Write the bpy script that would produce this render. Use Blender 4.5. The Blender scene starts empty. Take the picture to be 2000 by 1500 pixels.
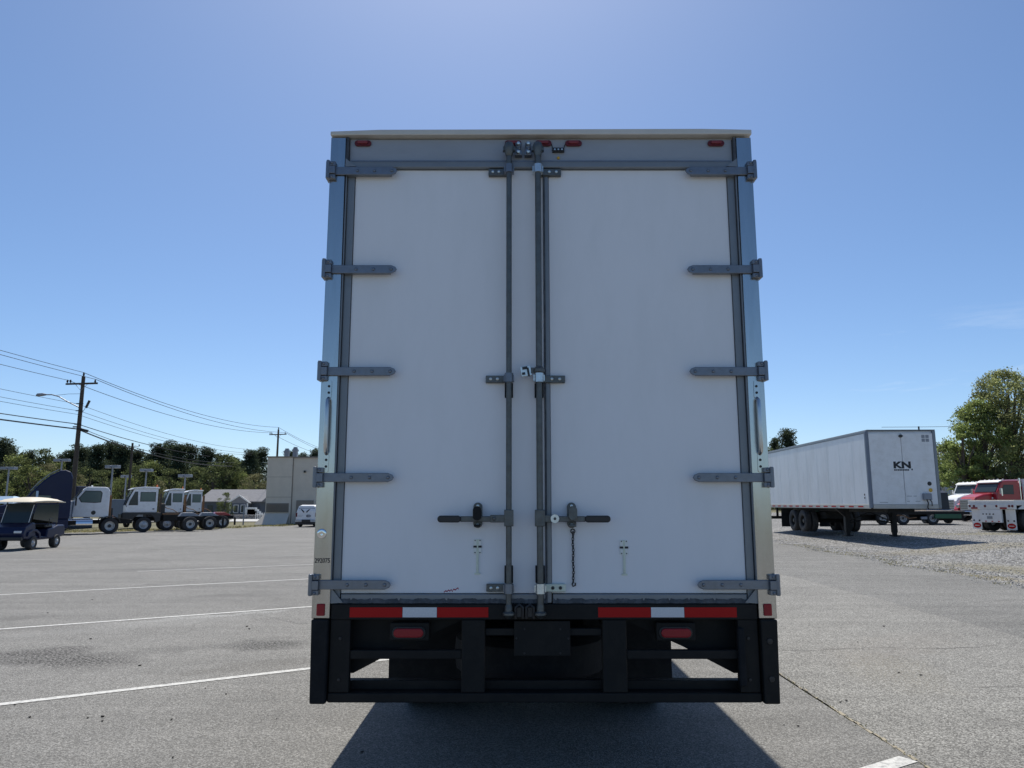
import bpy, bmesh, math, random
import numpy as np
from mathutils import Matrix, Vector
R = math.radians
rnd = random.Random(7)
scene = bpy.context.scene
col = scene.collection

# ------------------------------------------------------------------ camera, world, sun, exposure
cam_d = bpy.data.cameras.new('camera'); cam = bpy.data.objects.new('camera', cam_d); col.objects.link(cam)
CAM_H = 1.55
cam.location = (0, 0, CAM_H); cam.rotation_euler = (R(90 + 9.21), 0, 0)
cam_d.sensor_width = 36; cam_d.lens = 26.08; cam_d.clip_start = 0.05; cam_d.clip_end = 4000
scene.camera = cam

SUN_EL, SUN_AZ = R(58.5), R(-3.6)          # azimuth measured from straight ahead (+Y), negative = to the left
world = bpy.data.worlds.new('World'); scene.world = world; world.use_nodes = True
wn = world.node_tree; wn.nodes.clear()
def N(t, kind, **kw):
    n = t.nodes.new(kind)
    for k, v in kw.items(): setattr(n, k, v)
    return n
sky = N(wn, 'ShaderNodeTexSky', sky_type='NISHITA')
sky.sun_disc = False; sky.sun_elevation = SUN_EL; sky.sun_rotation = SUN_AZ
sky.altitude = 200; sky.air_density = 0.8; sky.dust_density = 0.8; sky.ozone_density = 4.0
TINT = (.965, 1.0, 1.005, 1)
bg = N(wn, 'ShaderNodeBackground'); bg.inputs['Strength'].default_value = 0.122
wo = N(wn, 'ShaderNodeOutputWorld')
# thin cirrus wisps low in the sky
tc = N(wn, 'ShaderNodeTexCoord'); mp = N(wn, 'ShaderNodeMapping'); mp.inputs['Scale'].default_value = (2.2, 2.2, 13)
mp.inputs['Location'].default_value = (1.3, 0.2, 0.4)
nz = N(wn, 'ShaderNodeTexNoise'); nz.inputs['Scale'].default_value = 2.6; nz.inputs['Detail'].default_value = 7; nz.inputs['Roughness'].default_value = .62; nz.inputs['Distortion'].default_value = .5
cr = N(wn, 'ShaderNodeValToRGB'); cr.color_ramp.elements[0].position = .56; cr.color_ramp.elements[1].position = .82
sx = N(wn, 'ShaderNodeSeparateXYZ'); mr = N(wn, 'ShaderNodeMapRange'); mr.inputs[1].default_value = .04; mr.inputs[2].default_value = .2
mr2 = N(wn, 'ShaderNodeMapRange'); mr2.inputs[1].default_value = .24; mr2.inputs[2].default_value = .16
mu = N(wn, 'ShaderNodeMath', operation='MULTIPLY'); mu2 = N(wn, 'ShaderNodeMath', operation='MULTIPLY'); mu3 = N(wn, 'ShaderNodeMath', operation='MULTIPLY'); mu3.inputs[1].default_value = .42
mr3 = N(wn, 'ShaderNodeMapRange'); mr3.inputs[1].default_value = .2; mr3.inputs[2].default_value = .36; mu4 = N(wn, 'ShaderNodeMath', operation='MULTIPLY')
mixw = N(wn, 'ShaderNodeMix', data_type='RGBA')
L = wn.links.new
L(tc.outputs['Generated'], mp.inputs[0]); L(mp.outputs[0], nz.inputs['Vector']); L(nz.outputs['Fac'], cr.inputs[0])
L(tc.outputs['Generated'], sx.inputs[0]); L(sx.outputs[2], mr.inputs[0]); L(sx.outputs[2], mr2.inputs[0])
L(cr.outputs[0], mu.inputs[0]); L(mr.outputs[0], mu.inputs[1]); L(mu.outputs[0], mu2.inputs[0]); L(mr2.outputs[0], mu2.inputs[1]); L(mu2.outputs[0], mu3.inputs[0])
L(sx.outputs[0], mr3.inputs[0]); L(mu3.outputs[0], mu4.inputs[0]); L(mr3.outputs[0], mu4.inputs[1]); L(mu4.outputs[0], mixw.inputs[0]); hsv = N(wn, 'ShaderNodeHueSaturation'); hsv.inputs['Saturation'].default_value = 1.08; hsv.inputs['Value'].default_value = 1.07; L(sky.outputs[0], hsv.inputs['Color']); tint = N(wn, 'ShaderNodeMix', data_type='RGBA', blend_type='MULTIPLY'); tint.inputs[0].default_value = 1; tint.inputs[7].default_value = TINT; L(hsv.outputs[0], tint.inputs[6]); L(tint.outputs[2], mixw.inputs[6]); mixw.inputs[7].default_value = (7.5, 8.2, 8.8, 1)
L(mixw.outputs[2], bg.inputs['Color']); L(bg.outputs[0], wo.inputs['Surface'])

sun_d = bpy.data.lights.new('sun', 'SUN'); sun = bpy.data.objects.new('sun', sun_d); col.objects.link(sun)
sun_d.energy = 5.0; sun_d.angle = R(0.53); sun_d.color = (1, .955, .88)
sdir = Vector((math.sin(SUN_AZ) * math.cos(SUN_EL), math.cos(SUN_AZ) * math.cos(SUN_EL), math.sin(SUN_EL)))
sun.rotation_euler = sdir.to_track_quat('Z', 'Y').to_euler()
vs = scene.view_settings; vs.view_transform = 'Standard'; vs.look = 'None'; vs.exposure = 0.0; vs.gamma = 1; vs.use_curve_mapping = False

# ------------------------------------------------------------------ materials
def material(name, base, rough=.6, metal=0.0, var=.12, scale=4.0, bump=0.0, bscale=60.0, spec=.5, stretch=None, dirt=None, dirt_amt=0.0, dirt_scale=1.5, coat=0.0, aniso=0.0, rvar=0.0):
    m = bpy.data.materials.new(name); m.use_nodes = True; t = m.node_tree
    b = t.nodes['Principled BSDF']; l = t.links.new
    b.inputs['Roughness'].default_value = rough; b.inputs['Metallic'].default_value = metal
    b.inputs['Specular IOR Level'].default_value = spec; b.inputs['Coat Weight'].default_value = coat
    b.inputs['Anisotropic'].default_value = aniso
    c = N(t, 'ShaderNodeTexCoord'); mpn = N(t, 'ShaderNodeMapping'); l(c.outputs['Object'], mpn.inputs[0])
    if stretch: mpn.inputs['Scale'].default_value = stretch
    n = N(t, 'ShaderNodeTexNoise'); n.inputs['Scale'].default_value = scale; n.inputs['Detail'].default_value = 6; n.inputs['Roughness'].default_value = .6
    l(mpn.outputs[0], n.inputs['Vector'])
    mx = N(t, 'ShaderNodeMix', data_type='RGBA')
    mx.inputs[6].default_value = (*[min(1, v * (1 - var * 1.6)) for v in base], 1); mx.inputs[7].default_value = (*[min(1, v * (1 + var * 1.6)) for v in base], 1)
    l(n.outputs['Fac'], mx.inputs[0]); out = mx.outputs[2]
    if dirt:
        n2 = N(t, 'ShaderNodeTexNoise'); n2.inputs['Scale'].default_value = dirt_scale; n2.inputs['Detail'].default_value = 9; n2.inputs['Roughness'].default_value = .7
        l(mpn.outputs[0], n2.inputs['Vector'])
        r = N(t, 'ShaderNodeValToRGB'); r.color_ramp.elements[0].position = .45; r.color_ramp.elements[1].position = .70
        r.color_ramp.elements[1].color = (dirt_amt,) * 3 + (1,); l(n2.outputs['Fac'], r.inputs[0])
        m2 = N(t, 'ShaderNodeMix', data_type='RGBA'); l(r.outputs[0], m2.inputs[0]); l(out, m2.inputs[6]); m2.inputs[7].default_value = (*dirt, 1); out = m2.outputs[2]
    l(out, b.inputs['Base Color'])
    if rvar:
        q = N(t, 'ShaderNodeMapRange'); q.inputs[3].default_value = max(0.02, rough - rvar); q.inputs[4].default_value = rough + rvar
        l(n.outputs['Fac'], q.inputs[0]); l(q.outputs[0], b.inputs['Roughness'])
    if bump:
        n3 = N(t, 'ShaderNodeTexNoise'); n3.inputs['Scale'].default_value = bscale; n3.inputs['Detail'].default_value = 4; l(mpn.outputs[0], n3.inputs['Vector'])
        bp = N(t, 'ShaderNodeBump'); bp.inputs['Strength'].default_value = bump; bp.inputs['Distance'].default_value = .01
        l(n3.outputs['Fac'], bp.inputs['Height']); l(bp.outputs[0], b.inputs['Normal'])
    return m

def leaf_material(name, base, var=.5, scale=.6, trans=.35):
    m = bpy.data.materials.new(name); m.use_nodes = True; t = m.node_tree; t.nodes.clear(); l = t.links.new
    o = N(t, 'ShaderNodeOutputMaterial'); d = N(t, 'ShaderNodeBsdfDiffuse'); tr = N(t, 'ShaderNodeBsdfTranslucent'); ms = N(t, 'ShaderNodeMixShader'); ms.inputs[0].default_value = trans
    c = N(t, 'ShaderNodeTexCoord'); n = N(t, 'ShaderNodeTexNoise'); n.inputs['Scale'].default_value = scale; n.inputs['Detail'].default_value = 4
    l(c.outputs['Object'], n.inputs['Vector'])
    g = N(t, 'ShaderNodeNewGeometry'); hs = N(t, 'ShaderNodeHueSaturation')
    ad = N(t, 'ShaderNodeMath', operation='MULTIPLY_ADD'); ad.inputs[1].default_value = .7; ad.inputs[2].default_value = .6
    l(g.outputs['Random Per Island'], ad.inputs[0]); l(ad.outputs[0], hs.inputs['Value'])
    r = N(t, 'ShaderNodeValToRGB'); r.color_ramp.elements[0].position = .33; r.color_ramp.elements[1].position = .67
    r.color_ramp.elements[0].color = (*[v * (1 - var) for v in base], 1); r.color_ramp.elements[1].color = (base[0] * (1 + var), base[1] * (1 + var * .9), base[2] * (1 + var * .5), 1)
    l(n.outputs['Fac'], r.inputs[0]); l(r.outputs[0], hs.inputs['Color']); l(hs.outputs[0], d.inputs[0]); l(hs.outputs[0], tr.inputs[0])
    l(d.outputs[0], ms.inputs[1]); l(tr.outputs[0], ms.inputs[2]); l(ms.outputs[0], o.inputs[0])
    return m

def ground_material(name, base, aggregate, agg_scale, contrast, stains=(), bump=.5, tint=(1, 1, 1), streak=0.0):
    """weathered asphalt or gravel: aggregate speckle, broad blotches, oil stains (x, y, rx, ry, angle) in metres"""
    m = bpy.data.materials.new(name); m.use_nodes = True; t = m.node_tree; b = t.nodes['Principled BSDF']; l = t.links.new
    b.inputs['Roughness'].default_value = .92; b.inputs['Specular IOR Level'].default_value = .25
    c = N(t, 'ShaderNodeTexCoord'); P = c.outputs['Object']
    v = N(t, 'ShaderNodeTexVoronoi'); v.inputs['Scale'].default_value = agg_scale; l(P, v.inputs['Vector'])
    sp = N(t, 'ShaderNodeSeparateColor'); l(v.outputs['Color'], sp.inputs[0])
    pw = N(t, 'ShaderNodeMath', operation='POWER'); pw.inputs[1].default_value = 1.6; l(sp.outputs[0], pw.inputs[0])
    n1 = N(t, 'ShaderNodeTexNoise'); n1.inputs['Scale'].default_value = agg_scale * .35; n1.inputs['Detail'].default_value = 5; l(P, n1.inputs['Vector'])
    ag = N(t, 'ShaderNodeMix', data_type='RGBA'); ag.inputs[6].default_value = (*[q * (1 - contrast) for q in base], 1); ag.inputs[7].default_value = (*aggregate, 1)
    l(pw.outputs[0], ag.inputs[0])
    def blot(scale, lo, hi, detail=8, stretch=None):
        n = N(t, 'ShaderNodeTexNoise'); n.inputs['Scale'].default_value = scale; n.inputs['Detail'].default_value = detail; n.inputs['Roughness'].default_value = .62
        if stretch:
            q = N(t, 'ShaderNodeMapping'); q.inputs['Rotation'].default_value = (0, 0, stretch[0]); q.inputs['Scale'].default_value = stretch[1]; l(P, q.inputs[0]); l(q.outputs[0], n.inputs['Vector'])
        else: l(P, n.inputs['Vector'])
        r = N(t, 'ShaderNodeMapRange'); r.inputs[1].default_value = .3; r.inputs[2].default_value = .7; r.inputs[3].default_value = lo; r.inputs[4].default_value = hi; l(n.outputs['Fac'], r.inputs[0])
        return r.outputs[0]
    def mult(c0, f):
        q = N(t, 'ShaderNodeVectorMath', operation='SCALE'); l(c0, q.inputs[0]); l(f, q.inputs['Scale']); return q.outputs[0]
    cc = mult(ag.outputs[2], blot(.35, .86, 1.12)); cc = mult(cc, blot(2.1, .93, 1.07)); 
    nn = N(t, 'ShaderNodeMapRange'); nn.inputs[1].default_value = .3; nn.inputs[2].default_value = .7; nn.inputs[3].default_value = 1 - contrast * .22; nn.inputs[4].default_value = 1 + contrast * .22; l(n1.outputs['Fac'], nn.inputs[0]); cc = mult(cc, nn.outputs[0])
    cc = mult(cc, blot(1.0, .88, 1.08, 6, (R(-32), (.12, 2.2, 1))))
    if stains:
        grain = N(t, 'ShaderNodeTexNoise'); grain.inputs['Scale'].default_value = 38; grain.inputs['Detail'].default_value = 3; l(P, grain.inputs['Vector'])
        warp = N(t, 'ShaderNodeTexNoise'); warp.inputs['Scale'].default_value = 2.4; warp.inputs['Detail'].default_value = 5; l(P, warp.inputs['Vector'])
        wsc = N(t, 'ShaderNodeVectorMath', operation='MULTIPLY_ADD'); wsc.inputs[1].default_value = (.7, .7, 0); l(warp.outputs['Color'], wsc.inputs[0]); l(P, wsc.inputs[2])
        for (x, y, rx, ry, an, amt, colr) in stains:
            q = N(t, 'ShaderNodeMapping', vector_type='TEXTURE'); q.inputs['Location'].default_value = (x + .35, y + .35, 0); q.inputs['Rotation'].default_value = (0, 0, an); q.inputs['Scale'].default_value = (rx, ry, 1000)
            l(wsc.outputs[0], q.inputs[0]); ln = N(t, 'ShaderNodeVectorMath', operation='LENGTH'); l(q.outputs[0], ln.inputs[0])
            f = N(t, 'ShaderNodeMapRange'); f.inputs[1].default_value = 1; f.inputs[2].default_value = .45; f.inputs[3].default_value = 0; f.inputs[4].default_value = 1; l(ln.outputs['Value'], f.inputs[0])
            g = N(t, 'ShaderNodeMapRange'); g.inputs[1].default_value = .44; g.inputs[2].default_value = .56; l(grain.outputs['Fac'], g.inputs[0])
            k = N(t, 'ShaderNodeMath', operation='MULTIPLY'); l(f.outputs[0], k.inputs[0]); l(g.outputs[0], k.inputs[1])
            k2 = N(t, 'ShaderNodeMath', operation='MULTIPLY'); l(k.outputs[0], k2.inputs[0]); k2.inputs[1].default_value = amt
            mm = N(t, 'ShaderNodeMix', data_type='RGBA'); l(k2.outputs[0], mm.inputs[0]); l(cc, mm.inputs[6]); mm.inputs[7].default_value = (*colr, 1); cc = mm.outputs[2]
    l(cc, b.inputs['Base Color'])
    bp = N(t, 'ShaderNodeBump'); bp.inputs['Strength'].default_value = bump; bp.inputs['Distance'].default_value = .012
    l(v.outputs['Distance'], bp.inputs['Height']); l(bp.outputs[0], b.inputs['Normal'])
    return m

def glow_free_glass(name, base, rough=.08):
    return material(name, base, rough=rough, var=.15, scale=1.2, spec=.4)

M = {}
M['frp'] = material('white_door_skin', (.79, .80, .825), rough=.42, var=.02, scale=.9, bump=.06, bscale=1.6, stretch=(1.6, 1, .5), dirt=(.68, .70, .71), dirt_amt=.35, dirt_scale=2.2, rvar=.05)
M['white'] = material('white_paint', (.78, .79, .80), rough=.35, var=.04, dirt=(.45, .43, .38), dirt_amt=.3, dirt_scale=3)
M['whitewall'] = material('white_trailer_skin', (.72, .74, .76), rough=.38, var=.04, scale=2, bump=.25, bscale=2.2, dirt=(.4, .4, .38), dirt_amt=.35, dirt_scale=1.4, stretch=(1, 1, .35))
M['steel'] = material('stainless_steel', (.50, .50, .49), rough=.2, metal=1, var=.05, scale=3, bump=.05, bscale=2.5, stretch=(8, 8, .8), aniso=.5, rvar=.06, dirt=(.38, .37, .34), dirt_amt=.3, dirt_scale=4)
M['galv'] = material('galvanised_steel', (.20, .22, .255), rough=.42, metal=.75, var=.16, scale=30, bump=.08, bscale=90, dirt=(.2, .2, .2), dirt_amt=.5, dirt_scale=14)
M['zinc'] = material('bright_zinc', (.62, .66, .66), rough=.32, metal=.85, var=.2, scale=40)
M['pipe'] = material('weathered_pipe', (.13, .14, .14), rough=.45, metal=.7, var=.3, scale=26, bump=.15, bscale=120, dirt=(.12, .11, .09), dirt_amt=.6, dirt_scale=22)
M['alu'] = material('aluminium_trim', (.21, .23, .25), rough=.42, metal=.35, var=.07, scale=9, dirt=(.25, .26, .27), dirt_amt=.4, dirt_scale=8)
M['header'] = material('header_panel_paint', (.33, .355, .39), rough=.42, metal=.1, var=.04, scale=3, dirt=(.26, .27, .28), dirt_amt=.4, dirt_scale=2.6, stretch=(.6, 1, 2))
M['rail'] = material('roof_rail_metal', (.62, .59, .53), rough=.45, metal=.1, var=.08, scale=6)
M['rubber'] = material('black_rubber', (.011, .012, .014), rough=.8, var=.2, spec=.25, scale=12, bump=.1, dirt=(.03, .03, .03), dirt_amt=.5, dirt_scale=8)
M['seal'] = material('worn_rubber_seal', (.045, .052, .062), rough=.6, var=.3, scale=18, bump=.35, bscale=45, dirt=(.17, .18, .2), dirt_amt=.6, dirt_scale=9)
M['black'] = material('black_chassis_paint', (.010, .010, .010), rough=.6, var=.2, scale=7, spec=.25, bump=.04, bscale=70, dirt=(.03, .028, .024), dirt_amt=.45, dirt_scale=5)
M['blackp'] = material('black_plastic', (.018, .018, .02), rough=.4, var=.1)
M['redlens'] = material('red_lamp_lens', (.30, .010, .018), rough=.3, var=.15, scale=60, spec=.35, coat=.05)
M['dimred'] = material('dark_red_lens', (.12, .014, .022), rough=.35, var=.2, scale=60, spec=.35, coat=.0)
M['marker'] = material('dusky_marker_lens', (.24, .045, .055), rough=.4, var=.15, scale=60, spec=.3)
M['redtape'] = material('red_reflective_tape', (.44, .012, .010), rough=.6, spec=.2, var=.06, scale=90, bump=.05, bscale=200)
M['whitetape'] = material('white_reflective_tape', (.66, .68, .70), rough=.35, var=.1, scale=110, bump=.05, bscale=200)
M['yellow'] = material('yellow_plastic', (.65, .38, .04), rough=.5)
M['greenish'] = material('pale_zinc_plate', (.62, .68, .58), rough=.45, metal=.2, var=.15, scale=40)
M['paleplate'] = material('pale_sticker', (.78, .80, .76), rough=.5, var=.05)
M['redink'] = material('red_marker', (.34, .03, .07), rough=.6)
M['tyre'] = material('tyre_rubber', (.028, .028, .03), rough=.85, var=.25, scale=14, bump=.2, bscale=40, dirt=(.10, .09, .075), dirt_amt=.4, dirt_scale=5)
M['rim'] = material('painted_wheel_rim', (.50, .51, .52), rough=.4, metal=.3, var=.12, dirt=(.15, .14, .12), dirt_amt=.5, dirt_scale=6)
M['chrome'] = material('chrome', (.75, .76, .78), rough=.07, metal=1, var=.04)
M['glass'] = glow_free_glass('dark_vehicle_glass', (.035, .05, .055))
M['glassl'] = glow_free_glass('green_vehicle_glass', (.10, .15, .14))
M['navy'] = material('navy_paint', (.010, .015, .048), rough=.4, var=.1, spec=.25, coat=.08)
M['cream'] = material('cream_plastic', (.72, .63, .47), rough=.45, var=.05, scale=3)
M['redpaint'] = material('red_truck_paint', (.42, .014, .022), rough=.3, var=.1, coat=.4, dirt=(.25, .06, .05), dirt_amt=.4)
M['orange'] = material('orange_marker', (.75, .16, .02), rough=.4)
M['rust'] = material('rusty_brown_metal', (.20, .11, .055), rough=.75, metal=.2, var=.35, scale=10)
M['woodpole'] = material('weathered_pole_wood', (.075, .058, .045), rough=.9, var=.3, scale=6, bump=.5, bscale=20, stretch=(6, 6, .4))
M['deck'] = material('weathered_deck_planks', (.52, .40, .30), rough=.85, var=.25, scale=8, bump=.3, dirt=(.15, .12, .1), dirt_amt=.5)
M['leafbig'] = leaf_material('sunlit_olive_leaves', (.28, .31, .15), trans=.6, scale=.45)
M['leafbig2'] = leaf_material('sunlit_green_leaves', (.24, .30, .12), trans=.6, scale=.45)
M['under'] = leaf_material('dark_undergrowth', (.085, .10, .055), trans=.4, scale=.3)  # darker, duller green than the broadleaf crowns
M['handle'] = material('satin_handle_steel', (.55, .56, .56), rough=.28, metal=1, var=.1, scale=12)
M['wire'] = material('black_cable', (.02, .02, .022), rough=.7)
M['lamp'] = material('grey_lamp_metal', (.24, .26, .30), rough=.5, metal=.4)
M['stucco'] = material('beige_stucco', (.66, .585, .49), rough=.9, var=.07, scale=1.2, bump=.3, bscale=30, dirt=(.52, .46, .39), dirt_amt=.35, dirt_scale=.8)
M['tan'] = material('tan_louver_paint', (.27, .23, .19), rough=.8, var=.1)
M['slate'] = material('blue_grey_siding', (.085, .10, .13), rough=.8, var=.12)
M['shingle'] = material('grey_roof_shingles', (.20, .20, .21), rough=.9, var=.2, scale=3, bump=.4)
M['trimw'] = material('white_house_trim', (.72, .72, .70), rough=.6)
M['stone'] = material('stacked_wall_stone', (.25, .235, .22), rough=.9, var=.4, scale=1.6, bump=.6, bscale=4)
M['pale'] = material('pale_building_paint', (.50, .49, .45), rough=.8, var=.08, dirt=(.3, .28, .25), dirt_amt=.3)
M['sagegreen'] = material('blue_metal_roof', (.34, .46, .58), rough=.35, metal=.3, var=.06)
M['green'] = material('green_toolbox_paint', (.02, .10, .05), rough=.5, var=.2)
M['ink'] = material('black_print', (.012, .012, .018), rough=.5)
M['greyink'] = material('grey_print', (.26, .28, .31), rough=.5)
M['bluegrey'] = material('blue_grey_paint', (.16, .19, .24), rough=.45, var=.08)
M['bark'] = material('tree_bark', (.10, .08, .065), rough=.95, var=.35, scale=4, bump=.5, bscale=12, stretch=(3, 3, .6))
M['paint_line'] = material('worn_white_road_paint', (.60, .59, .55), rough=.8, var=.15, scale=30, dirt=(.24, .24, .23), dirt_amt=1, dirt_scale=26)
M['paint_faint'] = material('faded_white_road_paint', (.38, .38, .36), rough=.85, var=.15, scale=30, dirt=(.24, .24, .23), dirt_amt=1, dirt_scale=18)
M['pebble'] = material('dark_debris', (.018, .014, .011), rough=.9, var=.4, scale=40)
M['pine'] = leaf_material('pine_needles', (.075, .098, .065), trans=.35, scale=.35)
M['pine2'] = leaf_material('far_pine_needles', (.085, .105, .07), trans=.35, scale=.35)
M['leafy'] = leaf_material('fresh_spring_leaves', (.19, .225, .095), trans=.5, scale=.5)
M['leafd'] = leaf_material('mid_green_leaves', (.125, .152, .075), trans=.5, scale=.5)
M['leafo'] = leaf_material('olive_leaves', (.19, .19, .115), trans=.5, scale=.5)
M['grass'] = leaf_material('grass_blades', (.36, .33, .18), trans=.3, scale=2)
M['ground'] = ground_material('dry_grass_and_dirt', (.17, .16, .085), (.26, .24, .15), 9, .4, bump=.5)
M['asphalt'] = ground_material('weathered_asphalt', (.184, .178, .163), (.355, .345, .32), 125, .34, bump=.35, stains=(
    (-4.5, 7.85, .95, .5, R(-12), .9, (.03, .027, .026)), (-5.0, 8.25, .7, .3, R(20), .75, (.035, .03, .03)), (-2.75, 8.72, .55, .42, R(15), .85, (.032, .03, .029)), (-3.5, 8.45, .9, .25, R(20), .45, (.06, .058, .056)),
    (-4.3, 10.75, 1.6, .16, R(34), .55, (.40, .40, .38)), (-3.8, 11.1, 1.1, .14, R(30), .5, (.40, .40, .38)), (-4.8, 10.0, 2.2, .35, R(34), .25, (.36, .36, .34)), (-4.6, 13.3, 1.0, .35, R(10), .35, (.06, .056, .055)), (-2.6, 7.5, .9, .3, R(30), .35, (.08, .07, .055)), (-6.8, 10.6, .9, .25, R(25), .3, (.055, .052, .05)), (-8, 19, 6, .8, R(20), .4, (.08, .078, .075))))
M['asphalt2'] = ground_material('coarse_asphalt', (.178, .171, .154), (.43, .418, .38), 115, .42, bump=.3, stains=(
    (4.2, 8.5, 1.8, .6, R(40), .3, (.2, .17, .14)), (3.6, 7.3, 1.1, .5, R(80), .3, (.22, .19, .13))))
M['asphalt3'] = ground_material('outer_lane_asphalt', (.174, .169, .155), (.36, .352, .325), 100, .4, bump=.5)
M['gravel'] = ground_material('crushed_stone', (.165, .157, .14), (.46, .45, .43), 26, .6, bump=1.0, stains=(
    (12.4, 17.2, 5.0, 1.3, R(-75), .75, (.22, .19, .09)), (16, 24.4, 6, 1.6, R(0), .6, (.23, .19, .09)), (10.6, 15.4, 3.0, .5, R(-80), .7, (.27, .22, .11)), (23, 33, 7, 1.6, R(8), .8, (.21, .18, .07))))
M['concrete'] = material('pale_concrete', (.50, .49, .46), rough=.9, var=.08, scale=.5)

# ------------------------------------------------------------------ mesh helpers
class MB:
    def __init__(s): s.v = []; s.f = []
    def add(s, vs, fs):
        k = len(s.v); s.v += [tuple(p) for p in vs]; s.f += [tuple(i + k for i in f) for f in fs]; return s
    def box(s, x0, x1, y0, y1, z0, z1):
        return s.add([(x0, y0, z0), (x1, y0, z0), (x1, y1, z0), (x0, y1, z0), (x0, y0, z1), (x1, y0, z1), (x1, y1, z1), (x0, y1, z1)],
                     [(3, 2, 1, 0), (4, 5, 6, 7), (0, 1, 5, 4), (1, 2, 6, 5), (2, 3, 7, 6), (3, 0, 4, 7)])
    def obox(s, c, size, rot=(0, 0, 0)):
        k = len(s.v); s.box(-size[0] / 2, size[0] / 2, -size[1] / 2, size[1] / 2, -size[2] / 2, size[2] / 2)
        from mathutils import Euler
        m = Matrix.Translation(c) @ Euler(rot).to_matrix().to_4x4()
        for i in range(k, len(s.v)): s.v[i] = tuple(m @ Vector(s.v[i]))
        return s
    def prism(s, poly, plane, a, b):
        """poly in the plane ('xz','yz','xy'), extruded along the remaining axis from a to b"""
        n = len(poly)
        f = {'xz': lambda p, d: (p[0], d, p[1]), 'yz': lambda p, d: (d, p[0], p[1]), 'xy': lambda p, d: (p[0], p[1], d)}[plane]
        return s.add([f(p, a) for p in poly] + [f(p, b) for p in poly], [tuple(range(n)), tuple(range(2 * n - 1, n - 1, -1))] + [(i, i + n, (i + 1) % n + n, (i + 1) % n) for i in range(n)])
    def cyl(s, p0, p1, r0, r1=None, n=12):
        return s.tube([p0, p1], [r0, r0 if r1 is None else r1], n)
    def tube(s, pts, r, n=8):
        pts = [Vector(p) for p in pts]; rs = r if isinstance(r, (list, tuple)) else [r] * len(pts); k = len(s.v); vs = []
        up = min((Vector((0, 0, 1)), Vector((1, 0, 0)), Vector((0, 1, 0))), key=lambda a: max(abs((q - p).normalized().dot(a)) for p, q in zip(pts, pts[1:])))
        for i, p in enumerate(pts):
            d = (pts[min(i + 1, len(pts) - 1)] - pts[max(i - 1, 0)]).normalized()
            u = d.cross(up).normalized(); w = u.cross(d).normalized()
            for j in range(n):
                a = 2 * math.pi * j / n; vs.append(p + (u * math.cos(a) + w * math.sin(a)) * rs[i])
        m = len(pts); fs = [(i * n + j, i * n + (j + 1) % n, (i + 1) * n + (j + 1) % n, (i + 1) * n + j) for i in range(m - 1) for j in range(n)]
        fs += [tuple(range(n - 1, -1, -1)), tuple(range((m - 1) * n, m * n))]
        return s.add(vs, fs)
    def lathe(s, prof, c, axis='y', n=24):
        vs = []; m = len(prof)
        for j in range(n):
            a = 2 * math.pi * j / n; ca, sa = math.cos(a), math.sin(a)
            for (r, d) in prof:
                q = {'y': (r * ca, d, r * sa), 'x': (d, r * ca, r * sa), 'z': (r * ca, r * sa, d)}[axis]
                vs.append((c[0] + q[0], c[1] + q[1], c[2] + q[2]))
        fs = [(j * m + i, j * m + i + 1, ((j + 1) % n) * m + i + 1, ((j + 1) % n) * m + i) for j in range(n) for i in range(m - 1)]
        return s.add(vs, fs)
    def torus(s, c, R0, r, rot=None, n=14, k=8, sx=1.0, sz=1.0):
        vs = []
        for i in range(n):
            a = 2 * math.pi * i / n
            for j in range(k):
                b = 2 * math.pi * j / k; p = Vector(((R0 + r * math.cos(b)) * math.cos(a) * sx, r * math.sin(b), (R0 + r * math.cos(b)) * math.sin(a) * sz))
                if rot is not None: p = rot @ p
                vs.append(p + Vector(c))
        return s.add(vs, [(i * k + j, i * k + (j + 1) % k, ((i + 1) % n) * k + (j + 1) % k, ((i + 1) % n) * k + j) for i in range(n) for j in range(k)])
    def build(s, name, mat, parent=None, bevel=0.0, smooth=False, seg=2):
        me = bpy.data.meshes.new(name); me.from_pydata(s.v, [], s.f)
        bm = bmesh.new(); bm.from_mesh(me); bmesh.ops.recalc_face_normals(bm, faces=bm.faces); bm.to_mesh(me); bm.free()
        me.materials.append(mat)
        if smooth:
            me.polygons.foreach_set('use_smooth', [True] * len(me.polygons)); me.set_sharp_from_angle(angle=R(38))
        o = bpy.data.objects.new(name, me); col.objects.link(o)
        if parent is not None: o.parent = parent
        if bevel:
            b = o.modifiers.new('bevel', 'BEVEL'); b.width = bevel; b.segments = seg; b.limit_method = 'ANGLE'; b.angle_limit = R(40)
        return o

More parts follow.
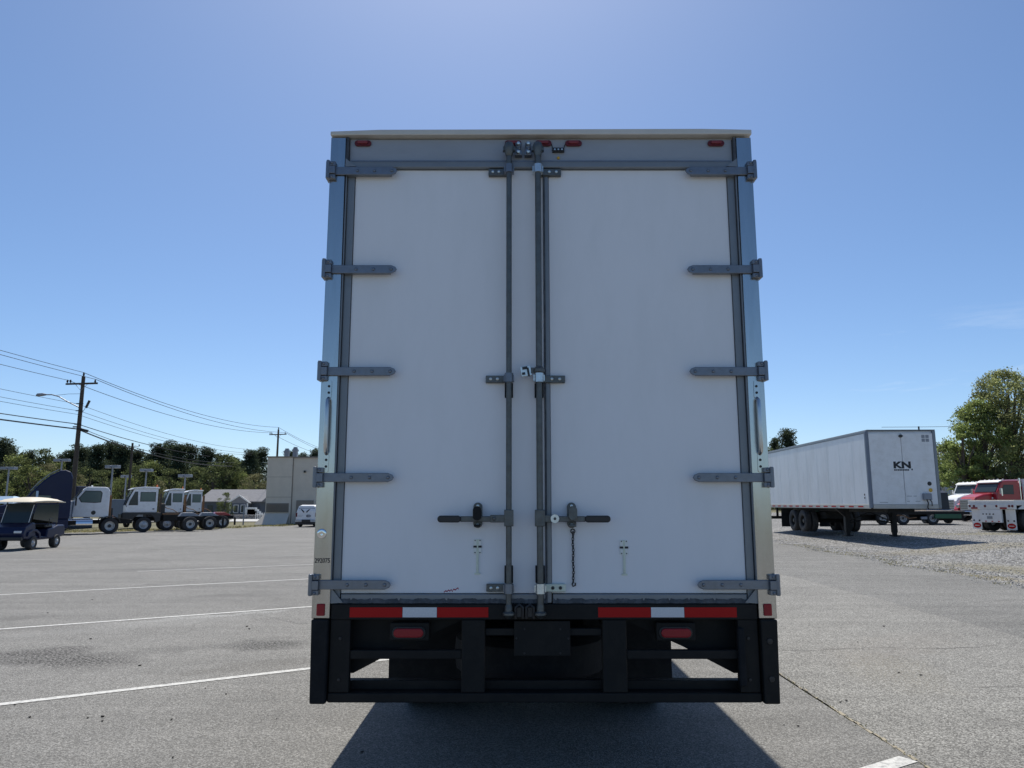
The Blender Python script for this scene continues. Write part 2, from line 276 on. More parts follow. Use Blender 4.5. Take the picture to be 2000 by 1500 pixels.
def root(name, label, cat, loc=(0, 0, 0), rz=0.0, group=None):
    o = bpy.data.objects.new(name, None); col.objects.link(o); o.location = loc; o.rotation_euler = (0, 0, rz); o.empty_display_size = .3
    o['label'] = label; o['category'] = cat
    if group: o['group'] = group
    return o
def tag(o, label, cat, group=None):
    o['label'] = label; o['category'] = cat
    if group: o['group'] = group
    return o
def struct(o): o['kind'] = 'structure'; return o
def stuff(o, label, cat=None):
    o['kind'] = 'stuff'; o['label'] = label
    if cat: o['category'] = cat
    return o
def copy_tree(o, parent=None):
    c = o.copy(); col.objects.link(c)
    if parent is not None: c.parent = parent
    for ch in list(o.children): copy_tree(ch, c)
    return c
def text_mesh(name, body, size, mat, parent, loc, rot, extrude=.002, bold=0.0, sx=1.0):
    cu = bpy.data.curves.new(name, 'FONT'); cu.body = body; cu.size = size; cu.extrude = extrude; cu.offset = bold; cu.align_x = 'CENTER'; cu.align_y = 'CENTER'; cu.resolution_u = 3
    tmp = bpy.data.objects.new(name + '_tmp', cu); col.objects.link(tmp); bpy.context.view_layer.update()
    me = bpy.data.meshes.new_from_object(tmp.evaluated_get(bpy.context.evaluated_depsgraph_get())); bpy.data.objects.remove(tmp)
    me.materials.clear(); me.materials.append(mat); o = bpy.data.objects.new(name, me); col.objects.link(o); o.parent = parent; o.location = loc; o.rotation_euler = rot; o.scale = (sx, 1, 1)
    return o
def smooth01(t): t = max(0.0, min(1.0, t)); return t * t * (3 - 2 * t)
def H(x, y):
    """height of the ground: the lot falls gently away to the left and back, the gravel yard lies a little higher"""
    left = -.0085 * max(0.0, min(42.0, y - 15)) * smooth01((2 - x) / 10)
    right = .3 * smooth01((x - 12) / 4.5) + .35 * smooth01((y - 60) / 60) * smooth01((x - 12) / 20)
    return left + right
def bear(px, Y):
    """X of something seen px photo pixels across when it stands Y metres ahead"""
    return (px - 1000) / 1468 * Y
# ------------------------------------------------------------------ ground, lanes, markings
def sheet(name, mat, xs, ys, dz, keep=None, edge=None):
    """a grid that follows the ground height; edge(y) moves the last column, keep(x, y) drops cells"""
    m = MB(); nx = len(xs)
    for y in ys:
        for i, x in enumerate(xs):
            xx = edge(y) if (edge and i == nx - 1) else x
            m.v.append((xx, y, H(xx, y) + dz))
    for j in range(len(ys) - 1):
        for i in range(nx - 1):
            if keep and not keep((xs[i] + xs[i + 1]) / 2, (ys[j] + ys[j + 1]) / 2): continue
            m.f.append((j * nx + i, j * nx + i + 1, (j + 1) * nx + i + 1, (j + 1) * nx + i))
    me = bpy.data.meshes.new(name); me.from_pydata(m.v, [], m.f); me.materials.append(mat)
    me.polygons.foreach_set('use_smooth', [True] * len(me.polygons))
    o = bpy.data.objects.new(name, me); col.objects.link(o); struct(o); return o
def rng(a, b, s): 
    n = int(round((b - a) / s)); return [a + (b - a) * i / n for i in range(n + 1)]
sheet('ground', M['ground'], [-2500, -900, -400, -200] + rng(-120, 120, 2) + [200, 400, 900, 2500], [-2500, -900, -300, -100] + rng(-40, 160, 2) + [220, 320, 500, 900, 2500], -.06)
def far_edge(x):
    if x < -30: return 47
    if x < -22: return 47 + (x + 30) * 1.9
    if x < -20: return 66
    return 77
SEAM = 2.46
sheet('asphalt_lot', M['asphalt'], rng(-70, 2, 1) + [SEAM], rng(-30, 77, 1), 0, keep=lambda x, y: y < far_edge(x), edge=lambda y: SEAM + .012 * math.sin(y * 1.7))
LANE = 6.05
sheet('asphalt_lane', M['asphalt2'], [SEAM + .016, 3.5, 4.5, 5.3, LANE], rng(-30, 77, .5), -.002, edge=lambda y: LANE + .03 * math.sin(y * 2.1) + .05 * math.sin(y * .55))
def grav_edge(y):
    pts = [(-30, 9.2), (5, 9.4), (14.5, 9.7), (21.6, 10.2), (31.8, 10.9), (77, 13.5)]
    for (a, xa), (b, xb) in zip(pts, pts[1:]):
        if y <= b: q = xa + (xb - xa) * (y - a) / (b - a); break
    else: q = 13.5
    return q + .10 * math.sin(y * 3.1) + .16 * math.sin(y * 1.13 + 1) + .07 * math.sin(y * 7.3)
sheet('asphalt_outer_lane', M['asphalt3'], [LANE - .04, 7, 8, 8.8, 9.5], rng(-30, 77, .25), -.008, edge=grav_edge)
sheet('gravel_yard', M['gravel'], rng(8, 78, 1), rng(-30, 96, 1), -.016)
sheet('road', M['concrete'], rng(-60, -20, 2), [84, 88, 92, 96, 99], .02)

# the seam between the two pavings: an open crack with sand and dry grass in it
m = MB(); y = -3.0
while y < 40:
    st = rnd.uniform(.04, .14); w = rnd.uniform(.003, .02) * (1 if rnd.random() < .8 else .2); x = SEAM + .015 + rnd.uniform(-.01, .012)
    m.add([(x - w, y, .003), (x + w * .8, y + .01, .003), (x + w * rnd.uniform(.6, 1.3), y + st, .003), (x - w * .7, y + st, .003)], [(0, 1, 2, 3)]); y += st
sand = material('sand_in_crack', (.33, .29, .21), rough=.95, var=.3, scale=20)
struct(m.build('pavement_joint', sand))
m = MB()
for i in range(900):
    y = rnd.uniform(3.5, 24); x = SEAM + rnd.gauss(.01, .022); h = rnd.uniform(.006, .022); a = rnd.uniform(0, 6.28); w = .004
    m.add([(x - w * math.cos(a), y - w * math.sin(a), 0), (x + w * math.cos(a), y + w * math.sin(a), 0), (x + rnd.uniform(-.01, .01), y + rnd.uniform(-.01, .01), h)], [(0, 1, 2)])
stuff(m.build('dry_grass', M['leafo']), 'thin line of dry grass growing in the joint between the two pavings', 'grass')

# painted bay lines, all slanting the same way and ending at the joint
U = Vector((math.cos(R(31.8)), math.sin(R(31.8)))); NV = Vector((-U.y, U.x))
def line_strip(name, mat, s0, s1, n, w, gap=0.0, dz=.004):
    m = MB(); s = s0
    while s < s1:
        e = min(s1, s + .35)
        if rnd.random() >= gap:
            q = []
            for (ss, k) in ((s, -1), (e, -1), (e, 1), (s, 1)):
                p = U * ss + NV * (n + k * (w / 2)); q.append((p.x, p.y, H(p.x, p.y) + dz))
            m.add(q, [(0, 1, 2, 3)])
        s = e
    return struct(m.build(name, mat))
def s_at(x, n): return (x + n * U.y) / U.x      # distance along the line where it reaches X
for n, x0, x1, mt, gap in ((2.86, -1.5, SEAM - .02, 'paint_line', 0), (7.33, -9.6, SEAM - .02, 'paint_line', 0), (11.62, -9.5, SEAM - .02, 'paint_line', 0), (15.95, -9.3, SEAM - .02, 'paint_line', 0), (20.1, -8.9, SEAM - .02, 'paint_line', .0), (24.4, -7.5, SEAM - .02, 'paint_faint', .25)):
    line_strip('painted_line', M[mt], s_at(x0, n), s_at(x1, n), n, .088 if n > 4 else .12, gap)

def crack(pts, w):
    q = MB(); fine = []
    for (a, b) in zip(pts, pts[1:]):
        n = max(2, int(math.dist(a, b) / .12))
        for k in range(n): fine.append((a[0] + (b[0] - a[0]) * k / n + rnd.gauss(0, .018), a[1] + (b[1] - a[1]) * k / n + rnd.gauss(0, .018)))
    fine.append(pts[-1])
    for (a, b) in zip(fine, fine[1:]):
        ww = w * rnd.uniform(.3, 1.2); q.add([(a[0], a[1] - ww, H(*a) + .003), (b[0], b[1] - ww, H(*b) + .003), (b[0], b[1] + ww, H(*b) + .003), (a[0], a[1] + ww, H(*a) + .003)], [(0, 1, 2, 3)])
    struct(q.build('pavement_crack', M['crack']))
M['crack'] = material('dark_crack_fill', (.085, .08, .075), rough=.95, var=.3, scale=15)
crack([(-4.05, 8.3), (-4.1, 8.9), (-4.0, 9.5), (-4.15, 10.1), (-3.9, 10.8), (-3.7, 11.6)], .006)
crack([(-2.2, 9.9), (-2.9, 10.2), (-3.6, 10.9), (-4.4, 11.0)], .005)
crack([(2.6, 8.4), (3.2, 8.3), (3.9, 8.5), (4.7, 8.45), (5.4, 8.6)], .006); crack([(3.9, 6.7), (4.6, 6.75), (5.3, 6.6), (6.0, 6.7)], .005)
crack([(-7.2, 15.0), (-5.8, 14.6), (-4.6, 14.9), (-3.4, 14.4)], .008); crack([(-12, 23), (-9, 22.4), (-6.5, 23.1), (-4, 22.5)], .010); crack([(7.0, 12.2), (8.2, 12.6), (9.2, 12.3)], .006)
# small dark crumbs on the asphalt
crumb = MB()
for k in range(8):
    pass
me = bmesh.new(); bmesh.ops.create_icosphere(me, subdivisions=1, radius=.013)
for v in me.verts: v.co = v.co * rnd.uniform(.6, 1.25); v.co.z *= .55
cm = bpy.data.meshes.new('debris_crumb'); me.to_mesh(cm); me.free(); cm.materials.append(M['pebble'])
spots = [(-3.79, 10.85), (-3.62, 7.55), (-3.89, 6.13), (-3.55, 5.78), (-3.11, 5.76), (-2.96, 5.68), (-3.02, 5.80), (-3.73, 5.52), (-2.48, 5.72), (-2.36, 6.45), (-2.61, 6.65), (-1.72, 5.74), (-3.4, 9.9), (-3.3, 9.7), (-6.7, 11.1), (-6.9, 12.6), (-6.2, 12.1), (-7.9, 18.9), (-8.5, 21.5),
         (4.78, 9.9), (3.93, 8.8), (3.44, 8.7), (3.75, 7.15), (3.60, 7.25), (2.67, 6.25), (2.60, 6.2), (1.93, 5.58), (2.02, 5.56), (-5.2, 6.6), (-4.9, 9.0), (5.2, 6.4), (6.9, 9.2), (-.95, 5.0), (-2.1, 4.9)]
for i, (x, y) in enumerate(spots):
    o = bpy.data.objects.new('debris_crumb', cm); col.objects.link(o); s = rnd.uniform(.45, 1.15); o.scale = (s * rnd.uniform(.8, 1.5), s, s); o.rotation_euler = (0, 0, rnd.uniform(0, 6)); o.location = (x, y, H(x, y) + .006)
    tag(o, 'small dark crumb of debris lying on the bare asphalt', 'debris', 'dark crumbs scattered over the asphalt')

# loose crushed stone on the yard, and yellowed grass along its edge
nst = 26000; g = np.random.default_rng(5)
yy = 9 + 30 * g.random(nst) ** 1.15; xx = np.array([grav_edge(v) for v in yy]) - .25 + (g.random(nst) ** 1.4) * (yy * .62 + 2); r = .008 + .016 * g.random(nst)
base = np.array([(1, 0, 0), (-.5, .87, 0), (-.5, -.87, 0), (0, 0, 1.0)]); V = np.zeros((nst, 4, 3))
ang = g.random(nst) * 6.28; ca, sa = np.cos(ang), np.sin(ang)
for k in range(4):
    bx, by, bz = base[k] * 1; jx = bx + g.normal(0, .2, nst); jy = by + g.normal(0, .2, nst)
    V[:, k, 0] = xx + r * (jx * ca - jy * sa); V[:, k, 1] = yy + r * (jx * sa + jy * ca); V[:, k, 2] = np.array([H(a, b) for a, b in zip(xx, yy)]) - .018 + r * bz * .9
F = np.arange(nst)[:, None, None] * 4 + np.array([(0, 1, 3), (1, 2, 3), (2, 0, 3)])[None]
me = bpy.data.meshes.new('gravel'); me.from_pydata(V.reshape(-1, 3).tolist(), [], F.reshape(-1, 3).tolist())
stone = bpy.data.materials.new('loose_stone'); stone.use_nodes = True; t = stone.node_tree; gi = N(t, 'ShaderNodeNewGeometry'); cr_ = N(t, 'ShaderNodeValToRGB')
cr_.color_ramp.elements[0].color = (.12, .115, .11, 1); cr_.color_ramp.elements[1].color = (.42, .41, .385, 1)
t.links.new(gi.outputs['Random Per Island'], cr_.inputs[0]); t.links.new(cr_.outputs[0], t.nodes['Principled BSDF'].inputs['Base Color']); t.nodes['Principled BSDF'].inputs['Roughness'].default_value = .9
me.materials.append(stone); o = bpy.data.objects.new('gravel', me); col.objects.link(o); stuff(o, 'loose grey crushed stone scattered along the edge of the yard', 'gravel')
def tufts(name, pts, hmin, hmax, spread, n, label):
    m = MB()
    for (x, y) in pts:
        for k in range(n):
            a = rnd.uniform(0, 6.28); px, py = x + rnd.gauss(0, spread), y + rnd.gauss(0, spread); z = H(px, py) - .03; w = rnd.uniform(.004, .012) * (1 + y / 30); h = rnd.uniform(hmin, hmax); t = rnd.uniform(.1, .6) * h
            m.add([(px - w * math.cos(a), py - w * math.sin(a), z), (px + w * math.cos(a), py + w * math.sin(a), z), (px + t * math.sin(a), py - t * math.cos(a), z + h)], [(0, 1, 2)])
    stuff(m.build(name, M['grass']), label, 'grass')
pts = [(grav_edge(y) + abs(rnd.gauss(.1, .35)), y) for y in [rnd.uniform(11, 30) for _ in range(420)]] + [(rnd.uniform(12, 26), rnd.gauss(33.5, 1.4)) for _ in range(260)] + [(rnd.uniform(10.5, 18), rnd.uniform(18, 25)) for _ in range(120)]
tufts('grass', pts, .015, .045, .14, 8, 'sparse yellow-green grass growing between the stones at the yard edge')
pts = []
for _ in range(900):
    x = rnd.uniform(-45, -19); y = far_edge(x) + rnd.uniform(.2, 9); pts.append((x, y))
tufts('verge_grass', pts, .05, .16, .35, 9, 'rough dry grass verge behind the parked tractors at the lot edge')

# ------------------------------------------------------------------ the white box truck, seen from behind
T = root('box_truck', 'large white box truck parked tail towards the viewer with both rear doors closed', 'truck', (.18, 4.32, 0))
W = 1.303
m = MB(); m.box(-1.285, 1.285, .075, 7.6, 1.0, 3.80); m.build('cargo_box', M['white'], T, bevel=.01)
m = MB()   # bowed roof sheet
prof = [(-1.28, 3.80), (-1.28, 3.83), (-.9, 3.856), (0, 3.872), (.9, 3.856), (1.28, 3.83), (1.28, 3.80)]
m.prism(prof, 'xz', .03, 7.6); m.build('roof_panel', M['white'], T)
m = MB(); m.prism([(-1.304, 3.806), (-1.304, 3.830), (-1.0, 3.842), (1.0, 3.848), (1.304, 3.842), (1.304, 3.812)], 'xz', -.036, .03); m.build('roof_rail', M['rail'], T, bevel=.004)
for s in (-1, 1):
    m = MB(); m.prism([(s * 1.21, 3.80), (s * W, 3.80), (s * W, .918), (s * 1.2, .918)], 'xz', -.02, .074)
    p = m.build('corner_post', M['steel'], T, bevel=.006)
    # grab handle with slotted end plates
    h = MB(); h.tube([(s * 1.252, -.018, 2.165), (s * 1.252, -.045, 2.15), (s * 1.252, -.052, 2.10), (s * 1.252, -.052, 1.90), (s * 1.252, -.045, 1.85), (s * 1.252, -.018, 1.835)], [.010, .012, .0135, .0135, .012, .010], 12)
    h.build('grab_handle', M['handle'], p, smooth=True)
    for zc in (2.215, 1.785):
        q = MB(); a = [(s * 1.252 + .015 * math.cos(k * math.pi / 6), (zc + (.04 if k < 6 else -.04)) + .015 * math.sin(k * math.pi / 6)) for k in range(12)]
        q.prism(a, 'xz', -.026, -.0205); q.build('end_plate', M['steel'], p)
        for dz in (-.02, .018):
            q = MB(); q.lathe([(0, -.030), (.0075, -.029), (.0075, -.0262)], (s * 1.252, 0, zc + dz), 'y', 10); q.build('bolt', M['blackp'], p)
    m = MB(); m.box(s * 1.25 - .023, s * 1.25 + .023, -.030, -.0202, .935, 1.0); m.build('reflector', M['redlens'], T, bevel=.005)
# side rub rails and lower rails
for s in (-1, 1):
    m = MB(); m.box(min(s * 1.288, s * 1.30), max(s * 1.288, s * 1.30), .08, 7.6, 1.0, 1.12); m.build('side_rail', M['alu'], T)
# the round dent on the left post and the stencilled number
m = MB(); m.lathe([(0, -.023), (.018, -.026), (.026, -.0235), (.028, -.0203)], (-1.262, 0, 1.385), 'y', 20); m.build('round_plug', M['chrome'], T, smooth=True)
text_mesh('stencilled_number', '292075', .036, M['ink'], T, (-1.252, -.0215, 1.235), (R(90), 0, 0), .0006, .0006, .82)

m = MB(); m.box(-1.19, 1.19, .01, .07, 3.655, 3.80); m.build('header_panel', M['header'], T, bevel=.003)
m = MB(); m.box(-1.185, 1.185, -.012, .068, 3.603, 3.652); m.build('header_lip', M['alu'], T, bevel=.005)
m = MB(); m.box(-1.17, 1.17, -.0145, -.0125, 3.640, 3.6475); m.build('drip_seal', M['galv'], T)
for s in (-1, 1):
    m = MB(); m.box(s * 1.199 - .008, s * 1.199 + .008, -.016, .05, 3.60, 3.80); m.build('header_seal', M['seal'], T)
    m = MB(); m.prism([(s * 1.205, 3.60), (s * 1.205, 3.655), (s * 1.14, 3.603)], 'xz', -.03, -.014); m.build('corner_gusset', M['alu'], T)

# --- doors
def pill(cx, cz, hw, hh, n=8):
    """rounded bar outline in xz, long side along x if hw > hh"""
    r = min(hw, hh); out = []
    for k in range(n * 4):
        a = 2 * math.pi * (k + .5) / (n * 4); out.append((cx + (hw - r) * (1 if math.cos(a) > 0 else -1) + r * math.cos(a), cz + (hh - r) * (1 if math.sin(a) > 0 else -1) + r * math.sin(a)))
    return out
D = {}
for s, x0, x1 in ((-1, -1.15, .012), (1, .046, 1.15)):
    m = MB(); m.box(x0, x1, .02, .072, 1.052, 3.60); d = m.build('door', M['frp'], T, bevel=.003); D[s] = d
    xo = s * 1.15; m = MB(); a, b = sorted((xo + s * .002, s * 1.196)); m.box(a, b, .008, .07, 1.0, 3.60); m.build('edge_trim', M['alu'], d, bevel=.004)
    a, b = sorted((s * 1.197, s * 1.2035)); m = MB(); m.box(a, b, -.012, .006, 1.0, 3.58); m.build('edge_seal', M['alu'], d)
    a, b = sorted((s * .05, s * 1.147)) if s > 0 else (-1.147, .012)
    m = MB(); m.box(a, b, .002, .068, 1.012, 1.05); m.build('bottom_trim', M['alu'], d, bevel=.005)
    m = MB(); n = 60
    for k in range(n):      # worn, wavy rubber sweep
        u0, u1 = a + (b - a) * k / n, a + (b - a) * (k + 1) / n; w0 = .004 * math.sin(k * .9 + s) + .003 * math.sin(k * 2.3); w1 = .004 * math.sin((k + 1) * .9 + s) + .003 * math.sin((k + 1) * 2.3)
        m.add([(u0, -.006 + w0, 1.0), (u1, -.006 + w1, 1.0), (u1, -.002 + w1, 1.024 + w1), (u0, -.002 + w0, 1.024 + w0)], [(0, 1, 2, 3)])
    m.build('bottom_seal', M['seal'], d)
    m = MB(); m.prism([(s * 1.198, 1.0), (s * 1.198, 1.085), (s * 1.13, 1.004)], 'xz', -.012, .006); m.build('corner_gusset', M['alu'], d)
m = MB(); m.box(.014, .044, .004, .071, 1.0, 3.60); m.build('centre_trim', M['alu'], D[1], bevel=.004)
m = MB(); m.box(.0125, .0215, -.002, .0036, 1.0, 3.598); m.build('centre_seal', M['seal'], D[1])

def make_hinge(s, z, L, parent):
    h = MB(); tip = s * L; y0, y1 = -.034, -.024
    h.prism([(s * 1.30, z - .026), (s * 1.30, z + .026), (tip + s * .035, z + .026), (tip + s * .010, z + .016), (tip, z), (tip + s * .010, z - .016), (tip + s * .035, z - .026)], 'xz', y0, y1)
    o = h.build('hinge', M['galv'], parent, bevel=.003)
    b = MB(); b.box(*sorted((s * 1.262, s * 1.314)), -.048, -.0215, z - .056, z - .028); b.box(*sorted((s * 1.262, s * 1.314)), -.048, -.0215, z + .028, z + .056)
    b.box(*sorted((s * 1.3035, s * 1.320)), -.05, .03, z - .055, z + .055)
    b.cyl((s * 1.306, -.050, z - .058), (s * 1.306, -.050, z + .060), .011, n=12)
    b.box(*sorted((s * 1.262, s * 1.306)), -.056, -.036, z - .026, z + .024)
    for dz in (-.044, .044): b.lathe([(0, -.055), (.008, -.053), (.009, -.048)], (s * 1.283, 0, z + dz), 'y', 10)
    b.build('hinge_bracket', M['galv'], parent, bevel=.003)
    for dx in (.034, .14, .245):
        q = MB(); q.lathe([(0, -.0415), (.007, -.040), (.010, -.036), (.010, -.0342)], (tip + s * dx, 0, z), 'y', 12); q.build('rivet', M['galv'], parent, smooth=True)
    # shim that carries the strap off the panel
    q = MB(); q.box(*sorted((tip + s * .04, s * 1.195)), -.0238, .0075, z - .022, z + .022); q.build('hinge_shim', M['alu'], parent)
for s in (-1, 1):
    for z, L in ((3.572, .884), (2.944, .872), (2.321, .862), (1.702, .858), (1.104, .86)): make_hinge(s, z, L, D[s])

# --- lock rods
for s, x, r in ((-1, -.198, .0165), (1, -.022, .0185)):
    d = D[s]; y = -.055
    m = MB(); m.cyl((x, y, .96), (x, y, 3.70), r, n=16); m.build('lock_rod', M['pipe'], d, smooth=True)
    # top and bottom cams with their keepers on the header and sill
    q = MB(); q.lathe([(0, 3.745), (.024, 3.742), (.031, 3.725), (.031, 3.70), (.021, 3.66), (r + .002, 3.655)], (x, y, 0), 'z', 14)
    q.box(x - .037, x + .037, y - .012, y + .02, 3.69, 3.715)
    q.build('cam', M['pipe'], d, smooth=True); q = MB()
    q.lathe([(r + .001, 1.0), (.022, .985), (.022, .965), (.034, .955), (.034, .945), (.012, .925), (0, .922)], (x, y, 0), 'z', 14)
    q.build('cam', M['pipe'], d, smooth=True)
    k = -s
    q = MB(); kx = x - s * -.062 if False else x + (-s) * .058
    for zc in (3.745, 3.715, 3.69): q.lathe([(0, -.05), (.009, -.046), (.011, -.03), (.011, -.014)], (kx + .004 * (1 if zc == 3.715 else -1), 0, zc), 'y', 10)
    q.prism([(kx - .022, 3.675), (kx + .022, 3.675), (kx + .022, 3.70), (kx + .01, 3.722), (kx + .02, 3.757), (kx - .02, 3.757), (kx - .01, 3.722), (kx - .022, 3.70)], 'xz', -.034, .009)
    q.build('cam_keeper', M['galv'], d, bevel=.003); q = MB(); q.lathe([(0, -.056), (.010, -.054), (.011, -.0345)], (kx, 0, 3.745), 'y', 10); q.build('bolt', M['zinc'], d); q = MB(); q.lathe([(0, -.056), (.010, -.054), (.011, -.0345)], (kx, 0, 3.69), 'y', 10); q.build('bolt', M['zinc'], d)
    # bottom keeper: bent loop
    q = MB(); q.tube([(kx - .02, -.05, .925), (kx - .02, -.06, .985), (kx, -.06, 1.0), (kx + .02, -.06, .985), (kx + .02, -.05, .925)], .008, 8); q.build('keeper_loop', M['blackp'], d, smooth=True); q = MB(); q.box(kx - .028, kx + .028, -.05, -.012, .93, .985)
    q.build('cam_keeper', M['blackp'], d, bevel=.003)
    # guides (bearing plates) top, middle, bottom
    for z, zl, mt in ((3.573, .115, 'pipe'), (2.278, .125, 'pipe'), (1.085, .115, 'pipe' if s < 0 else 'greenish')):
        xe = x + s * (zl + .012) if s < 0 else x + zl + .03
        q = MB(); q.box(*sorted((xe, x)), -.014, .019, z - .021, z + .021); q.build('rod_guide', M[mt], d, bevel=.003)
        for t in (.3, .72):
            q = MB(); q.lathe([(0, -.023), (.008, -.021), (.010, -.0145)], (xe + (x - xe) * t * .7, 0, z), 'y', 10); q.build('bolt', M['zinc'] if mt == 'pipe' else M['blackp'], d)
        q = MB(); q.lathe([(.001, z + .029), (r + .009, z + .027), (r + .010, z - .026), (.001, z - .028)], (x, y, 0), 'z', 14); q.box(x - r - .014, x + r + .014, y - .004, -.012, z - .018, z + .018)
        q.build('rod_collar', M['galv'] if s < 0 else M['zinc'], d, smooth=True)
        if z < 3: 
            zz = (z - .03, z - .115) if z > 2 else (z + .125, z + .03)
            q = MB(); q.box(x - r - .008, x + r + .008, y + .002, -.02, min(zz), max(zz)); q.build('anti_rack_sleeve', M['rubber'], d, bevel=.003)
    # handle
    hx1, gx = (-.392 - .205, -.472) if s < 0 else (.372, .235)
    hb = MB(); hb.box(*sorted((x + s * .02, x + s * .105)), -.072, -.05, 1.449, 1.491); hb.lathe([(0, -.083), (.010, -.081), (.012, -.073)], (x + s * .083, 0, 1.47), 'y', 12)
    hb.box(x - r - .010, x + r + .010, y - .024, y + .026, 1.427, 1.52); hb.build('handle_hub', M['pipe'] if s < 0 else M['pipe'], d, bevel=.004)
    if s > 0:
        q = MB(); q.lathe([(.008, -.0855), (.024, -.0855), (.026, -.073)], (x + .083, 0, 1.47), 'y', 18); q.build('washer', M['zinc'], d, smooth=True)
    q = MB(); a, b = sorted((x + s * .09, gx)); q.box(a, b, -.066, -.054, 1.452, 1.484); q.build('handle', M['pipe'], d, bevel=.004)
    q = MB(); zc = 1.468; q.prism(pill((gx + hx1) / 2, zc, abs(hx1 - gx) / 2 + .004, .0195), 'xz', -.078, -.044); q.build('grip', M['blackp'], d, bevel=.006, seg=3)
    # latch plate with hasp
    lx = -.376 if s < 0 else .162
    q = MB(); q.prism(pill(lx, 1.488, .026, .072), 'xz', -.004, .0195); q.build('latch_plate', M['pipe'], d, bevel=.003)
    q = MB(); q.prism(pill(lx, 1.500, .024, .04), 'xz', -.102, -.08); q.box(lx - .022, lx + .022, -.10, -.002, 1.497, 1.512); q.box(lx - .018, lx + .018, -.095, -.002, 1.425, 1.437); q.build('hasp', M['black'] if s < 0 else M['pipe'], d, bevel=.003)
    for dz in (.053, -.053):
        q = MB(); q.lathe([(0, -.012), (.008, -.010), (.009, -.0045)], (lx, 0, 1.488 + dz), 'y', 10); q.build('bolt', M['zinc'], d)
# centre keeper latch beside the right rod
q = MB(); q.obox((-.098, -.045, 2.318), (.062, .03, .062), (0, R(-10), 0)); q.build('centre_latch', M['zinc'], D[1], bevel=.003)
q = MB(); q.obox((-.105, -.062, 2.335), (.03, .006, .016), (0, R(-10), 0)); q.obox((-.085, -.062, 2.312), (.012, .006, .05), (0, R(-10), 0)); q.obox((-.112, -.062, 2.302), (.018, .006, .014), (0, R(-10), 0)); q.build('latch_slot', M['blackp'], D[1])
q = MB(); q.lathe([(0, 2.352), (.016, 2.35), (.034, 2.328), (.034, 2.312), (.02, 2.298)], (-.022, -.055, 0), 'z', 14); q.box(-.07, -.02, -.06, -.045, 2.305, 2.338); q.build('rod_clamp', M['pipe'], D[1], smooth=True)
# hold-back chain on the right door
q = MB(); z = 1.385; k = 0
while z > 1.12:
    q.torus((.168 + .0012 * math.sin(z * 60), .004, z), .0085, .0028, Matrix.Rotation(R(90 * (k % 2) + 20), 3, 'Z'), 10, 6, .75, 1.25); z -= .0155; k += 1
q.torus((.168, .004, 1.398), .012, .0035, None, 12, 6); q.build('chain', M['blackp'], D[1], smooth=True)
q = MB(); q.tube([(.168, .004, 1.118), (.160, .0, 1.105), (.165, 0, 1.092), (.178, 0, 1.098), (.178, .0, 1.112)], .0045, 6); q.build('chain_hook', M['blackp'], D[1])
# small white and green slotted plates
for s, lx, zt in ((-1, -.377, 1.352), (1, .46, 1.347)):
    d = D[s]; q = MB()
    for i in (-1, 1):
        for j in (0, 1): q.box(lx + i * .0065 if i > 0 else lx - .022, lx + .022 if i > 0 else lx - .0065, .0135, .0192, zt - .048 * j - .034, zt - .048 * j)
    q.build('slotted_plate', M['paleplate'], d)
    q = MB(); q.box(lx - .0062, lx + .0062, .013, .0193, zt - .185, zt); q.box(lx - .016, lx + .016, .013, .0193, zt - .196, zt - .187); q.build('plate_stem', M['greenish'], d)
    q = MB()
    for i in (-1, 1): q.box(lx + i * .014 - .010, lx + i * .014 + .010, .0128, .019, zt - .046, zt - .036)
    for i in (-1, 1):
        for zz in (zt - .006, zt - .074): q.box(lx + i * .014 - .003, lx + i * .014 + .003, .0118, .0133, zz - .003, zz + .003)
    q.build('plate_slots', M['ink'], d)
# red marker scrawl at the foot of the left door
q = MB(); xs = [(-.566, 1.058), (-.556, 1.066), (-.548, 1.062), (-.54, 1.07), (-.532, 1.064), (-.525, 1.073), (-.518, 1.062), (-.512, 1.075), (-.50, 1.071), (-.492, 1.079), (-.486, 1.081), (-.482, 1.074)]
for (a, b) in zip(xs, xs[1:]): q.add([(a[0], .0190, a[1] - .0035), (b[0], .0190, b[1] - .0035), (b[0], .0190, b[1] + .0035), (a[0], .0190, a[1] + .0035)], [(0, 1, 2, 3)])
q.build('red_scrawl', M['redink'], D[-1])

# --- marker lamps and licence lamp
for x in (-1.108, -.173, .015, .203, 1.09):
    z = 3.769
    q = MB(); q.prism(pill(x, z, .052, .0185), 'xz', -.006, .0098); q.build('marker_lamp', M['dimred'], T, bevel=.004)
    q = MB(); q.prism(pill(x, z + .002, .032, .010), 'xz', -.018, -.0065); q.build('lamp_lens', M['marker'], T, bevel=.004)
q = MB(); q.box(.07, .145, -.012, .0098, 3.709, 3.736); q.build('lamp_bracket', M['blackp'], T, bevel=.003)
for dx in (-.022, 0, .022):
    q = MB(); q.lathe([(0, -.0165), (.005, -.016), (.006, -.0124)], (.1075 + dx, 0, 3.7225), 'y', 10); q.build('screw', M['zinc'], T)
q = MB(); q.tube([(.066, -.002, 3.765), (.070, .004, 3.75), (.072, .004, 3.736)], .0025, 5); q.tube([(.152, -.002, 3.765), (.146, .004, 3.75), (.143, .004, 3.736)], .0025, 5); q.build('lamp_cable', M['blackp'], T)
q = MB(); q.lathe([(0, .0), (.009, .003), (.009, .0098)], (.108, 0, 3.675), 'y', 10); q.build('yellow_plug', M['yellow'], T)

